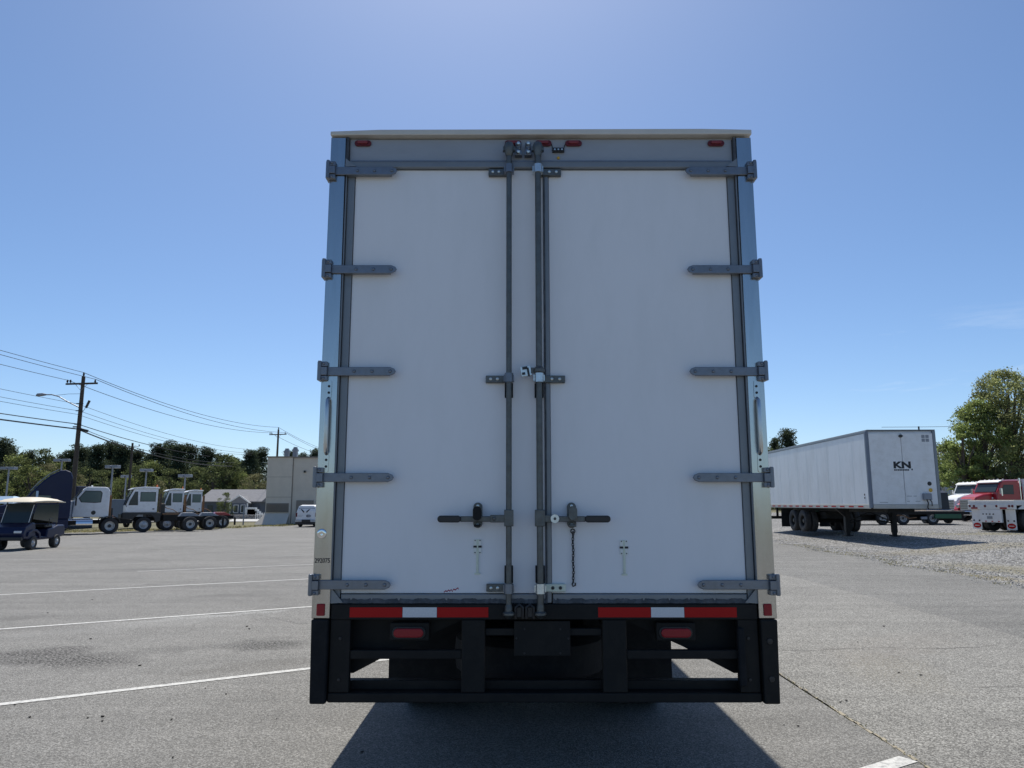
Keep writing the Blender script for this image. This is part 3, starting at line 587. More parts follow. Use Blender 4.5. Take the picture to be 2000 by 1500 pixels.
# --- rear sill, reflective tape, frame and guard
q = MB(); q.box(-1.196, 1.196, -.008, .074, .912, .996); q.build('rear_sill', M['black'], T, bevel=.004)
for segs in (((-1.09, -.795, 'redtape'), (-.793, -.602, 'whitetape'), (-.60, -.313, 'redtape')), ((.303, .598, 'redtape'), (.60, .785, 'whitetape'), (.787, 1.08, 'redtape'))):
    for a, b, mt in segs:
        q = MB(); q.box(a, b, -.0100, -.0082, .925, .979); q.build('reflective_tape', M[mt], T)
for s in (-1, 1):
    q = MB(); q.box(*sorted((s * 1.085, s * 1.197)), .0, .05, .522, .911); q.build('guard_upright', M['black'], T, bevel=.004)
    q = MB(); q.prism([(s * 1.30, .915), (s * 1.205, .915), (s * 1.205, .468), (s * 1.292, .468)], 'xz', -.03, .10); q.build('side_bumper', M['rubber'] if s < 0 else M['black'], T, bevel=.008)
    for z in (.81, .59):
        q = MB(); q.lathe([(0, -.006), (.008, -.005), (.009, -.0005)], (s * 1.14, 0, z), 'y', 10); q.build('bolt', M['blackp'], T)
q = MB(); q.box(1.075, 1.115, -.035, -.001, .56, .87); q.build('hold_back_bar', M['rubber'], T, bevel=.01)
for z in (.80, .60):
    q = MB(); q.lathe([(0, -.036), (.015, -.035), (.017, -.031)], (1.25, 0, z), 'y', 14); q.build('bumper_bolt', M['blackp'], T)
q = MB(); q.box(-1.2, 1.2, -.004, .09, .470, .520); q.build('guard_bar', M['black'], T, bevel=.006)
q = MB(); q.box(-1.2, 1.2, .093, .16, .515, .566); q.build('step_ledge', M['black'], T, bevel=.004)
for a, b in ((-.462, -.331), (.326, .460)):
    q = MB(); q.box(a, b, -.002, .06, .522, .910); q.build('guard_post', M['black'], T, bevel=.005)
for a, b in ((-1.084, -.463), (.461, 1.084)):
    q = MB(); q.box(a, b, .006, .05, .698, .745); q.build('guard_crossbar', M['black'], T, bevel=.004)
q = MB(); q.box(-.168, .146, .0, .008, .717, .903); q.build('plate_bracket', M['black'], T, bevel=.002)
for dx, dz in ((-.11, .86), (.09, .86), (-.11, .73), (.09, .73), (-.155, .81), (.135, .81)):
    q = MB(); q.lathe([(0, -.0025), (.005, -.002), (.006, -.0002)], (dx, 0, dz), 'y', 8); q.build('bolt', M['blackp'], T)
q = MB(); q.box(-.33, .325, .02, .05, .822, .860); q.build('rear_crossmember', M['black'], T, bevel=.003)
for cx in (-.757, .743):
    q = MB(); q.box(cx - .11, cx + .11, .022, .07, .793, .892); q.build('tail_lamp_housing', M['black'], T, bevel=.006)
    q = MB(); q.prism(pill(cx - .003, .838, .094, .033), 'xz', .012, .0215); q.build('tail_lamp_ring', M['blackp'], T, bevel=.003)
    q = MB(); q.prism(pill(cx - .003, .838, .084, .0245), 'xz', -.002, .0115); q.build('tail_lamp', M['redlens'], T, bevel=.006, seg=3)
for s in (-1, 1):
    q = MB(); q.prism([(s * 1.19, .90), (s * .45, .90), (s * .80, .745), (s * 1.085, .60), (s * 1.19, .60)], 'xz', .12, .16); q.build('corner_brace', M['black'], T)
    q = MB(); q.box(*sorted((s * .40, s * .46)), .16, 9.4, .78, .99); q.build('chassis_rail', M['black'], T)
for y in (.3, 1.0, 1.7, 2.6, 3.6, 4.8, 6.0, 7.2):
    q = MB(); q.box(-1.25, 1.25, y, y + .07, .90, .997); q.build('floor_crossmember', M['black'], T)
q = MB(); q.obox((-.80, .5, .73), (.03, .02, .10), (0, R(35), 0)); q.build('cable_clamp', M['black'], T)
for a, b in ((-1.055, -.40), (.33, .955)):
    q = MB(); q.box(a, b, 1.2, 1.212, .30, .90); q.build('mud_flap', M['rubber'], T)
    q = MB(); q.box(a, b, 1.213, 1.24, .86, .91); q.build('flap_bracket', M['black'], T)

q = MB(); q.lathe([(.28, .46), (.42, .44), (.50, .48), (.51, .58), (.50, .67), (.42, .71), (.28, .69)], (-.06, .95, 0), 'z', 28); q.lathe([(0, .56), (.28, .55), (.28, .6), (0, .6)], (-.06, .95, 0), 'z', 20); q.build('shade_disc', M['rubber'], T, smooth=True)  # added wheel shape that blacks out the shaded ground under the frame
q = MB(); q.box(-1.1, 1.1, 2.62, 2.66, .42, .93); q.build('shade_panel', M['black'], T)  # added sheet, blocks the bright ground beyond so the underside reads dark
def tyre_profile(r, w, hole=.56):
    return [(r * hole, -w * .42), (r * .72, -w * .5), (r * .93, -w * .49), (r * .985, -w * .43), (r, -w * .36), (r, -w * .05), (r * .985, -w * .04), (r * .985, w * .04), (r, w * .05), (r, w * .36), (r * .985, w * .43), (r * .93, w * .49), (r * .72, w * .5), (r * hole, w * .42), (r * hole, -w * .42)]
def wheel(parent, c, r=.5, w=.26, side=1, axis='y', dish=-1, rim='rim', hole=.56, n=28):
    """tyre with a dished or domed rim; side = +1 when the outer face looks along +axis"""
    q = MB(); q.lathe(tyre_profile(r, w, hole), c, axis, n); o = q.build('wheel', M['tyre'], parent, smooth=True)
    s = side; R1 = r * hole
    pr = [(R1 * 1.02, s * w * .42), (R1 * .92, s * w * .40), (R1 * .86, s * w * (.30 if dish < 0 else .34)), (R1 * .80, s * w * (-.12 if dish < 0 else .26)), (R1 * .45, s * w * (-.14 if dish < 0 else .34)), (R1 * .40, s * w * (.20 if dish < 0 else .50)), (R1 * .25, s * w * (.30 if dish < 0 else .58)), (0.001, s * w * (.30 if dish < 0 else .60))]
    q = MB(); q.lathe(pr, c, axis, 20); q.build('rim', M[rim], o, smooth=True)
    q = MB(); pr = [(R1 * .38, s * w * (.21 if dish < 0 else .505)), (R1 * .24, s * w * (.33 if dish < 0 else .60)), (0.001, s * w * (.33 if dish < 0 else .61))]
    q.lathe(pr, c, axis, 12); q.build('hub', M['blackp' if dish < 0 else 'rim'], o, smooth=True)
    return o
for x, s in ((-.90, -1), (-.58, -1), (.58, 1), (.86, 1)): wheel(T, (x, 1.95, .5), .5, .26, s, 'x')
q = MB(); q.cyl((-.8, 1.95, .5), (.8, 1.95, .5), .09, n=12); q.lathe([(0, 1.7), (.16, 1.78), (.2, 1.95), (.14, 2.15), (0, 2.25)], (0, 0, .5), 'y', 16); q.build('rear_axle', M['black'], T)
for s in (-1, 1):
    wheel(T, (s * 1.0, 8.3, .5), .5, .27, s, 'x', dish=1)
q = MB(); q.prism([(7.75, .75), (7.75, 2.75), (8.3, 2.8), (8.8, 2.6), (9.1, 1.75), (9.75, 1.5), (9.85, .6), (8.95, .55), (8.8, .95), (7.95, .95)], 'yz', -1.12, 1.12); q.build('cab', M['white'], T, bevel=.05, seg=3)
q = MB(); q.cyl((-.95, 4.2, .62), (-.95, 5.3, .62), .27, n=16); q.build('fuel_tank', M['chrome'], T)
# ------------------------------------------------------------------ the parked row on the left
HD = R(212)     # heading shared by the parked tractors, along the bay lines
def place(name, label, cat, x, y, rz, group=None): return root(name, label, cat, (x, y, H(x, y)), rz, group)
def side_window(parent, poly, y, mat='glassl', name='window', frame=True):
    """pane on a cab side at lateral y, with a dark rubber frame round it"""
    s = 1 if y > 0 else -1
    q = MB(); q.prism(poly, 'xz', *sorted((y + s * .012, y + s * .016))); w = q.build(name, M[mat], parent)
    if frame:
        cx = sum(p[0] for p in poly) / len(poly); cz = sum(p[1] for p in poly) / len(poly)
        big = [(cx + (p[0] - cx) * 1.09, cz + (p[1] - cz) * 1.12) for p in poly]
        q = MB(); q.prism(big, 'xz', *sorted((y + s * .002, y + s * .0115))); q.build('window_frame', M['blackp'], w)
    return w

def day_cab_tractor():
    t = place('day_cab_tractor', 'white day cab road tractor with chrome side tank behind the navy tractor', 'truck', bear(215, 48), 48, HD)
    q = MB(); q.prism([(.12, 1.02), (.12, 2.66), (.22, 2.84), (.4, 2.9), (1.35, 2.9), (1.52, 2.80), (2.02, 2.08), (2.1, 1.05)], 'xz', -1.05, 1.05); c = q.build('cab', M['white'], t, bevel=.06, seg=3)
    q = MB(); q.prism([(2.1, 1.02), (2.06, 2.06), (2.6, 2.0), (3.8, 1.82), (4.35, 1.6), (4.5, 1.1), (4.5, .8), (2.1, .85)], 'xz', -.82, .82); q.build('hood', M['white'], t, bevel=.08, seg=3)
    for s in (-1, 1):
        q = MB(); q.prism([(2.75, .75), (2.9, 1.15), (3.2, 1.35), (3.9, 1.35), (4.25, 1.1), (4.4, .7), (4.25, .7), (4.05, .95), (3.8, 1.12), (3.3, 1.12), (3.0, .9), (2.95, .75)], 'xz', *sorted((s * .8, s * 1.18))); q.build('fender', M['white'], t, bevel=.03)
        side_window(c, [(.95, 1.95), (.62, 1.98), (.58, 2.5), (.68, 2.62), (1.45, 2.62), (1.75, 2.2), (1.62, 1.98)], s * 1.05)
        q = MB(); q.prism([(.5, 1.1), (.5, 2.72), (1.55, 2.72), (1.98, 2.1), (2.02, 1.1)], 'xz', *sorted((s * 1.052, s * 1.058))); q.build('door', M['white'], c, bevel=.004)
        q = MB(); q.box(1.9, 1.98, *sorted((s * 1.2, s * 1.36)), 1.75, 2.25); q.tube([(1.95, s * 1.05, 2.2), (1.94, s * 1.28, 2.22)], .02, 6); q.build('mirror', M['blackp'], c, bevel=.01)
        q = MB(); q.lathe([(0, s * 1.075), (.11, s * 1.07), (.13, s * 1.059)], (.95, 0, 1.32), 'y', 14); q.build('round_badge', M['blackp'], c)
        q = MB(); q.cyl((.95, s * .95, .66), (2.3, s * .95, .66), .29, n=20); q.build('fuel_tank', M['chrome'], t, bevel=.02)
        q = MB(); q.box(2.33, 3.0, *sorted((s * .75, s * 1.15)), .45, .95); q.build('battery_box', M['chrome'], t, bevel=.03)
        q = MB(); q.box(2.3, 3.02, *sorted((s * .85, s * 1.18)), .25, .32); q.build('step', M['blackp'], t)
        wheel(t, (0, s * .98, .5), .5, .28, s, dish=-1, n=24); wheel(t, (3.65, s * 1.0, .5), .5, .28, s, dish=1, n=24)
    q = MB(); q.box(-1.3, 2.6, -.42, .42, .62, .86); q.build('frame', M['black'], t)
    q = MB(); q.prism([(-1.2, .86), (-.5, .98), (.35, .98), (.45, .86)], 'xz', -.45, .45); q.build('fifth_wheel', M['black'], t)
    for s in (-1, 1):
        q = MB(); q.prism([(-.62, .7), (-.5, .98), (-.2, 1.1), (.2, 1.1), (.5, .98), (.62, .7), (.58, .7), (.46, .93), (.18, 1.05), (-.18, 1.05), (-.46, .93), (-.58, .7)], 'xz', *sorted((s * .82, s * 1.14))); q.build('mud_guard', M['blackp'], t)
        q = MB(); q.cyl((.02, s * .55, .9), (.02, s * .55, 2.4), .07, n=10); q.build('exhaust_stack', M['rust'] if s > 0 else M['lamp'], t)
    q = MB(); q.prism([(1.60, 2.72), (2.06, 2.10), (2.09, 2.12), (1.63, 2.74)], 'xz', -.9, .9); q.build('windshield', M['glass'], c)
    q = MB(); q.lathe([(0, 3.02), (.05, 3.0), (.06, 2.9)], (1.1, .1, 0), 'z', 10); q.build('roof_beacon', M['trimw'], c)
    q = MB(); q.tube([(.08, .2, 1.5), (-.15, .25, 1.1), (-.4, .2, .95)], .025, 6); q.build('air_hose', M['orange'], t)
    q = MB(); q.box(-.15, .05, -.3, .45, .95, 1.6); q.build('hose_rack', M['blackp'], t)
    return t
day_cab_tractor()

def navy_tractor():
    t = place('sleeper_tractor', 'dark navy sleeper tractor with a high curved roof behind the golf cart', 'truck', bear(128, 44), 44.4, HD)
    # x = 0 at the back of the sleeper
    q = MB(); q.prism([(0, .95), (-.02, 3.35), (.1, 3.66), (.35, 3.76), (.62, 3.74), (1.1, 3.45), (1.55, 3.0), (1.9, 2.55), (2.3, 1.92), (2.35, .95)], 'xz', -1.18, 1.18); c = q.build('cab', M['navy'], t, bevel=.09, seg=3)
    q = MB(); q.prism([(2.32, .8), (2.3, 1.93), (2.9, 1.84), (3.8, 1.62), (4.2, 1.35), (4.32, .9), (4.3, .55), (2.34, .6)], 'xz', -.95, .95); q.build('hood', M['navy'], t, bevel=.1, seg=3)
    for s in (-1, 1):
        side_window(c, [(1.0, 1.88), (1.0, 2.28), (1.62, 2.3), (1.62, 1.88)], s * 1.18, 'glassl')
        side_window(c, [(1.75, 1.9), (1.72, 2.5), (1.80, 2.52), (2.15, 1.95)], s * 1.18, 'glass')
        q = MB(); q.box(1.6, 1.72, *sorted((s * 1.28, s * 1.5)), 2.05, 2.55); q.tube([(1.7, s * 1.18, 2.3), (1.68, s * 1.35, 2.3)], .02, 6); q.build('mirror', M['sagegreen'], c, bevel=.02)
        q = MB(); q.prism([(2.6, .7), (2.75, 1.1), (3.1, 1.32), (3.7, 1.3), (4.1, 1.0), (4.2, .6), (4.05, .6), (3.85, .9), (3.6, 1.08), (3.2, 1.08), (2.9, .85), (2.8, .7)], 'xz', *sorted((s * .9, s * 1.2))); q.build('fender', M['navy'], t, bevel=.03)
        q = MB(); q.box(4.12, 4.26, *sorted((s * .6, s * 1.02)), 1.0, 1.2); q.build('headlight', M['chrome'], t, bevel=.03)
        q = MB(); q.prism([(.02, .45), (.02, .95), (2.3, .95), (2.5, .45)], 'xz', *sorted((s * 1.0, s * 1.17))); q.build('side_skirt', M['navy'], t, bevel=.03)
        wheel(t, (3.45, s * 1.0, .5), .5, .28, s, dish=1, n=24); wheel(t, (.75, s * .96, .5), .5, .28, s, n=24)
        q = MB(); q.box(-.02, .1, *sorted((s * 1.05, s * 1.18)), 1.0, 3.3); q.build('side_extender', M['navy'], t, bevel=.02)
    q = MB(); q.prism([(1.9, 2.58), (2.33, 1.93), (2.37, 1.95), (1.94, 2.61)], 'xz', -1.0, 1.0); q.build('windshield', M['glass'], c)
    q = MB(); q.prism([(.7, 3.77), (1.14, 3.50), (1.6, 3.05), (1.98, 2.56), (2.02, 2.58), (1.64, 3.09), (1.17, 3.54), (.72, 3.81)], 'xz', 1.10, 1.16); q.build('roof_edge_trim', M['alu'], c)
    q = MB(); q.box(-.4, 3.9, -.42, .42, .6, .85); q.build('frame', M['black'], t)
    q = MB(); q.lathe([(0, 1.197), (.07, 1.195), (.08, 1.181)], (1.9, 0, 1.25), 'y', 12); q.build('fuel_cap', M['trimw'], c)
    q = MB(); q.box(4.25, 4.42, -1.1, 1.1, .42, .75); q.build('bumper', M['navy'], t, bevel=.04)
navy_tractor()

def yard_tractor(x, y, label, k=1.0, a=0.0):
    ex = a + k * -.86 - .14
    t = place('yard_tractor', label, 'truck', x, y, HD, 'white yard tractors in a row')
    q = MB(); q.prism([(-.76, 1.33), (-.78, 2.92), (.70, 2.90), (.98, 2.3), (1.16, 1.75), (1.16, 1.33)], 'xz', -.78, .95); c = q.build('cab', M['white'], t, bevel=.03); c.location.x = a; c.scale.x = k
    q = MB(); q.prism([(-.86, 2.925), (-.86, 3.02), (.1, 3.05), (.72, 2.98), (1.0, 2.86), (.95, 2.82), (.6, 2.9)], 'xz', -.86, 1.03); q.build('roof', M['white'], c, bevel=.03)
    side_window(c, [(-.6, 2.08), (-.6, 2.66), (.28, 2.66), (.28, 2.08)], .95); side_window(c, [(.45, 1.85), (.5, 2.66), (.66, 2.66), (.92, 2.1), (.98, 1.85)], .95, 'glass')
    q = MB(); q.prism([(-.68, 1.42), (-.68, 2.78), (.36, 2.78), (.36, 1.42)], 'xz', .951, .958); q.build('door', M['white'], c, bevel=.003)
    q = MB(); q.box(-.6, -.48, .96, .985, 1.52, 1.58); q.build('door_handle', M['blackp'], c)
    q = MB(); q.prism([(.78, 2.82), (1.0, 2.32), (1.17, 1.8), (1.195, 1.81), (1.03, 2.34), (.81, 2.84)], 'xz', -.68, .85); q.build('windshield', M['glass'], c)
    q = MB(); q.tube([(1.12, 1.0, 1.7), (1.2, 1.1, 1.9), (1.15, 1.1, 2.3), (.95, 1.0, 2.4)], .018, 6); q.box(1.12, 1.18, 1.02, 1.18, 1.95, 2.25); q.build('mirror', M['blackp'], c)
    q = MB(); q.lathe([(0, 3.2), (.05, 3.18), (.07, 3.03)], (-.75, .3, 0), 'z', 12); q.build('roof_beacon', M['orange'], c)
    q = MB(); q.prism([(-.7, .62), (-.62, .95), (-.35, 1.18), (.35, 1.18), (.62, .98), (.75, .7), (1.3, .75), (1.34, 1.3), (-1.0, 1.3), (-1.0, .75)], 'xz', .5, 1.08); q.build('front_fender', M['blackp'], t, bevel=.02)
    q = MB(); q.prism([(1.3, .6), (1.3, 1.32), (1.42, 1.2), (1.42, .6)], 'xz', -1.0, 1.08); q.build('bumper', M['black'], t, bevel=.02)
    q = MB(); q.box(-3.9, 1.25, -.42, .42, .72, 1.02); q.build('frame', M['black'], t)
    for s in (-1, 1):
        wheel(t, (0, s * .95, .5), .5, .28, s, dish=1, n=24)
        wheel(t, (-2.95, s * .95, .5), .5, .28, s, dish=-1, n=24); wheel(t, (-2.95, s * .62, .5), .5, .26, s, dish=-1, n=20)
    q = MB(); q.prism([(-3.7, 1.02), (-3.2, 1.28), (-2.5, 1.28), (-2.3, 1.02)], 'xz', -.45, .45); q.build('fifth_wheel', M['redpaint' if y > 58 else 'lamp'], t, bevel=.02)
    q = MB(); q.box(-2.1, -1.2, .45, .95, .75, 1.15); q.build('tank_box', M['black'], t, bevel=.02)
    q = MB(); q.box(-2.2, -1.15, .5, .9, 1.16, 1.22); q.build('deck_plate', M['orange'] if False else M['rust'], t)
    q = MB(); q.cyl((ex, .5, 1.1), (ex, .5, 2.6), .08, n=10); q.build('exhaust_stack', M['rust'] if y > 54 else M['woodpole'], t)
    q = MB(); q.box(-1.35, -1.05, .0, .35, 1.02, 1.9); q.build('air_cleaner', M['blackp'], t, bevel=.03)
    q = MB(); q.tube([(-1.1, -.2, 2.0), (-1.5, -.2, 1.6), (-1.9, -.1, 1.5), (-2.2, 0, 1.3)], .025, 6); q.build('air_hose', M['rust'], t)
    q = MB(); q.box(-3.95, -3.9, .55, 1.05, .25, .85); q.build('mud_flap', M['rubber'], t)
yard_tractor(bear(280, 52), 52, 'white yard tractor beside the day cab tractor, its cab whole in view')
yard_tractor(bear(325, 56), 56, 'white yard tractor in the middle, its short cab between the other two', .68, -.49)
yard_tractor(bear(356, 60), 60, 'white yard tractor nearest the grey house, last of the row', .67, -.78)

# grey equipment box standing behind the day cab
t = place('cargo_trailer', 'plain grey box trailer standing behind the white day cab tractor', 'trailer', bear(232, 60), 60, 0)
q = MB(); q.box(-.85, .9, 0, 4.5, .7, 2.3); q.build('body', M['bluegrey'], t, bevel=.05)
for s in (-1, 1): wheel(t, (s * .8, 3.0, .4), .4, .22, s, 'x', n=18)
t = place('panel_truck', 'dark blue and grey panel box standing behind the navy tractor', 'truck', bear(106, 60), 60, 0)
q = MB(); q.box(-1.75, 1.75, 0, 5, .9, 3.35); q.build('body', M['navy'], t, bevel=.04)
q = MB(); q.box(-1.6, 1.6, -.03, -.002, 1.05, 3.25); q.build('rear_panel', M['bluegrey'], t, bevel=.01)
for s in (-1, 1): wheel(t, (s * 1.3, 2.4, .48), .48, .26, s, 'x', n=18)

# golf cart, nose towards the viewer
def golf_cart():
    t = place('golf_cart', 'navy golf cart with a cream roof parked by the navy tractor', 'golf cart', -17.72, 27.9, R(275))
    # x forward, y to its left; origin under the front axle middle
    t.location.x += -.55
    q = MB(); q.prism([(.62, .42), (.70, .62), (.55, .84), (.1, 1.0), (-.1, .98), (-.2, .52), (-.95, .45), (-1.0, .72), (-1.45, .78), (-1.75, .86), (-2.25, .86), (-2.35, .5), (-1.9, .36), (-.3, .34)], 'xz', -.58, .58); b = q.build('body', M['navy'], t, bevel=.05, seg=3)
    for s in (-1, 1):
        q = MB(); q.prism([(.45, .5), (.4, .66), (.15, .74), (-.15, .74), (-.42, .6), (-.45, .4), (-.38, .4), (-.3, .56), (-.1, .66), (.15, .66), (.32, .56), (.38, .5)], 'xz', *sorted((s * .5, s * .63))); q.build('fender', M['navy'], t, bevel=.02)
        q = MB(); q.box(.60, .69, *sorted((s * .25, s * .52)), .62, .71); q.build('headlight', M['trimw'], t, bevel=.02)
        wheel(t, (0, s * .52, .25), .25, .22, s, n=20, hole=.5, rim='rim', dish=1); wheel(t, (-1.68, s * .52, .25), .25, .22, s, n=20, hole=.5, dish=1)
        q = MB(); q.tube([(.18, s * .5, .95), (.02, s * .5, 1.35), (-.12, s * .5, 1.72)], .02, 8); q.build('roof_strut', M['blackp'], t)
        q = MB(); q.tube([(-1.75, s * .5, .86), (-1.7, s * .5, 1.4), (-1.72, s * .5, 1.74)], .02, 8); q.build('roof_strut', M['blackp'], t)
        q = MB(); q.tube([(-1.15, s * .52, .85), (-1.12, s * .54, 1.1), (-1.35, s * .52, 1.12)], .018, 8); q.build('arm_rail', M['blackp'], t)
        q = MB(); q.prism([(-1.75, .95), (-1.75, 1.66), (-.15, 1.66), (.0, 1.3), (.05, 1.12)], 'xz', *sorted((s * .535, s * .54))); q.build('side_curtain', M['glass'], t)
    q = MB(); q.prism([(.17, .98), (.03, 1.33), (-.1, 1.68), (-.08, 1.69), (.05, 1.34), (.19, .99)], 'xz', -.48, .48); q.build('windshield', M['glass'], t)
    for s in (-1, 1):
        q = MB(); q.tube([(.2, s * .48, 1.0), (-.06, s * .48, 1.64)], .012, 6); q.build('windshield_edge', M['trimw'], t)
    q = MB(); q.box(-1.5, -.95, -.5, .5, .78, .9); q.build('seat', M['blackp'], t, bevel=.04)
    q = MB(); q.obox((-1.5, 0, 1.12), (.1, 1.0, .4), (0, R(-10), 0)); q.build('backrest', M['blackp'], t, bevel=.04)
    q = MB(); q.torus((-.28, .25, 1.12), .16, .015, Matrix.Rotation(R(60), 3, 'Y'), 16, 6); q.build('steering_wheel', M['blackp'], t)
    # crowned roof
    n = 14; m = MB(); g = []
    for i in range(n + 1):
        for j in range(9):
            u, v = i / n * 2 - 1, j / 8 * 2 - 1; x = -.78 + u * 1.22; yy = v * .66
            e = max(abs(u) ** 3, abs(v) ** 3); z = 1.93 - .13 * e - .05 * u * u; m.v.append((x, yy, z))
    for i in range(n):
        for j in range(8): m.f.append((i * 9 + j, i * 9 + j + 1, (i + 1) * 9 + j + 1, (i + 1) * 9 + j))
    k = len(m.v); 
    for p in list(m.v): m.v.append((p[0], p[1], min(p[2] - .03, max(1.80, p[2] - .05))))
    for i in range(n):
        for j in range(8): m.f.append((k + i * 9 + j, k + (i + 1) * 9 + j, k + (i + 1) * 9 + j + 1, k + i * 9 + j + 1))
    for i in range(n):
        for j in (0, 8): a, b2 = i * 9 + j, (i + 1) * 9 + j; m.f.append((a, b2, k + b2, k + a))
    for j in range(8):
        for i in (0, n): a, b2 = i * 9 + j, i * 9 + j + 1; m.f.append((a, b2, k + b2, k + a))
    m.build('roof', M['cream'], t, smooth=True)
    q = MB(); q.box(.6, .72, -.55, .55, .36, .5); q.build('bumper', M['blackp'], t, bevel=.03)
golf_cart()

# white passenger van, tail towards the viewer
def white_van():
    x, y = bear(599, 64), 64
    t = place('white_van', 'white passenger van with black decals on its tail by the beige building', 'van', x, y, R(90 - 8))
    # x forward, y to its left, origin under the rear bumper; cross-section shrinks towards the roof
    def loop(x, z0, zb, zr, wb, wr): return [(x, -wb, z0), (x, wb, z0), (x, wb + .02, zb), (x, wr, zr), (x, wr * .8, zr + .06), (x, -wr * .8, zr + .06), (x, -wr, zr), (x, -wb - .02, zb)]
    secs = [loop(.0, .45, 1.05, 1.25, .88, .84), loop(.12, .4, 1.1, 1.72, .96, .74), loop(.5, .38, 1.1, 1.80, .98, .76), (loop(2.8, .35, 1.12, 1.80, .98, .76)), loop(3.7, .35, 1.1, 1.2, .98, .9), loop(4.7, .4, .9, 1.0, .9, .8)]
    m = MB(); 
    for s_ in secs: m.v += s_
    for i in range(len(secs) - 1):
        for j in range(8): m.f.append((i * 8 + j, i * 8 + (j + 1) % 8, (i + 1) * 8 + (j + 1) % 8, (i + 1) * 8 + j))
    m.f.append(tuple(range(8))); m.f.append(tuple(range(8 * len(secs) - 1, 8 * len(secs) - 9, -1)))
    b = m.build('body', M['white'], t, bevel=.03)
    q = MB(); q.box(-.08, .12, -.94, .94, .42, .62); q.build('rear_bumper', M['rim'], t, bevel=.03)
    q = MB(); q.box(-.10, -.081, -.42, .36, .40, .63); q.build('bumper_insert', M['blackp'], t, bevel=.01)
    q = MB(); q.box(-.03, .1, -.95, .95, .22, .42); q.build('undertray', M['blackp'], t)
    q = MB(); q.prism([(.02, 1.16), (.09, 1.6), (.07, 1.6), (0, 1.16)], 'xz', -.7, .7); q.build('rear_window', M['bluegrey'], t)
    for s in (-1, 1):
        q = MB(); q.add([(.5, s * .99, 1.16), (2.9, s * .985, 1.16), (2.6, s * .79, 1.68), (.6, s * .79, 1.68)], [(0, 1, 2, 3)]); q.build('side_window', M['glass'], t)
        q = MB(); q.box(-.02, .05, *sorted((s * .80, s * .93)), .85, 1.2); q.build('tail_light', M['dimred'], t, bevel=.01)
        wheel(t, (.85, s * .86, .34), .34, .22, s, n=18); wheel(t, (3.9, s * .86, .34), .34, .22, s, n=18)
    # the decals: a dark winged mark above, a lettered badge below it
    for s in (-1, 1):
        q = MB(); q.add([(-.012, s * .06 + .1, 1.22), (-.012, s * .18 + .1, 1.22), (.03, s * .44 + .1, 1.50), (.022, s * .30 + .1, 1.48), (-.004, s * .13 + .1, 1.34)], [(0, 1, 2, 3, 4)]); q.build('wing_decal', M['ink'], t)
    q = MB(); q.prism([(-.10 + .22 * math.cos(a * math.pi / 8) - .12, .93 + .12 * math.sin(a * math.pi / 8)) for a in range(16)], 'yz', -.036, -.022); q.build('badge_decal', M['greyink'], t)
    text_mesh('badge_letter', 'C', .2, M['ink'], t, (-.045, -.09, .93), (R(90), 0, R(-90)), .003, .01)
    q = MB(); q.box(-.02, -.005, .25, .75, .98, 1.0); q.box(-.02, -.005, .35, .7, .86, .88); q.build('text_decal', M['greyink'], t)
white_van()

# ------------------------------------------------------------------ beige building with a buttressed bay
B = place('beige_building', 'windowless beige stucco building with a tan louvre band and battered foot', 'building', -24.6, 75, R(-2))
q = MB(); q.box(0, 2.55, 0, 14, -.2, 6.55); q.build('wall', M['stucco'], B)
q = MB(); q.box(2.62, 17, .12, 14, -.2, 6.5); q.build('wall', M['stucco'], B)
q = MB(); q.box(2.552, 2.618, .05, .3, -.1, 6.45); q.build('downspout', M['tan'], B)
q = MB(); q.box(-.08, 2.56, -.10, 14.1, 6.552, 6.68); q.box(2.563, 17.1, .0, 14.1, 6.502, 6.64); q.build('parapet_cap', M['tan'], B)
q = MB(); q.add([(-.75, -.95, -.1), (2.45, -.95, -.1), (2.45, -.02, 1.0), (.0, -.02, 1.0), (-.75, .8, -.1), (0, .8, 1.0)], [(0, 1, 2, 3), (0, 3, 5, 4), (1, 0, 4), (2, 5, 3)]); q.build('battered_foot', M['stucco'], B)
q = MB(); q.box(.1, 2.35, -.05, -.003, 1.12, 2.02); lb = q.build('louver_band', M['tan'], B)
for k in range(8):
    q = MB(); q.obox((1.22, -.075, 1.18 + .105 * k), (2.2, .09, .015), (R(35), 0, 0)); q.build('louver', M['tan'], lb)
for zz in (2.6, 4.6):
    q = MB(); q.box(.0, 2.54, -.012, -.002, zz, zz + .03); q.build('wall_joint', M['tan'], B)
q = MB(); q.box(3.72, 3.9, -.05, .115, 5.05, 5.25); q.build('wall_lamp', M['blackp'], B)
for px_, h in ((.62, 1.0), (1.5, 1.15)):
    q = MB(); q.box(px_, px_ + .42, 3.0, 3.42, 6.56, 6.56 + h); q.box(px_ - .07, px_ + .49, 2.93, 3.49, 6.56 + h - .3, 6.56 + h - .12); q.box(px_ + .05, px_ + .37, 3.05, 3.37, 6.56 + h, 6.6 + h + .1); q.build('roof_vent', M['lamp'], B)
q = MB(); q.box(17.1 - 14, 17.1 - 12.3, -.02, .115, 0, 2.3); q.build('door', M['tan'], B)

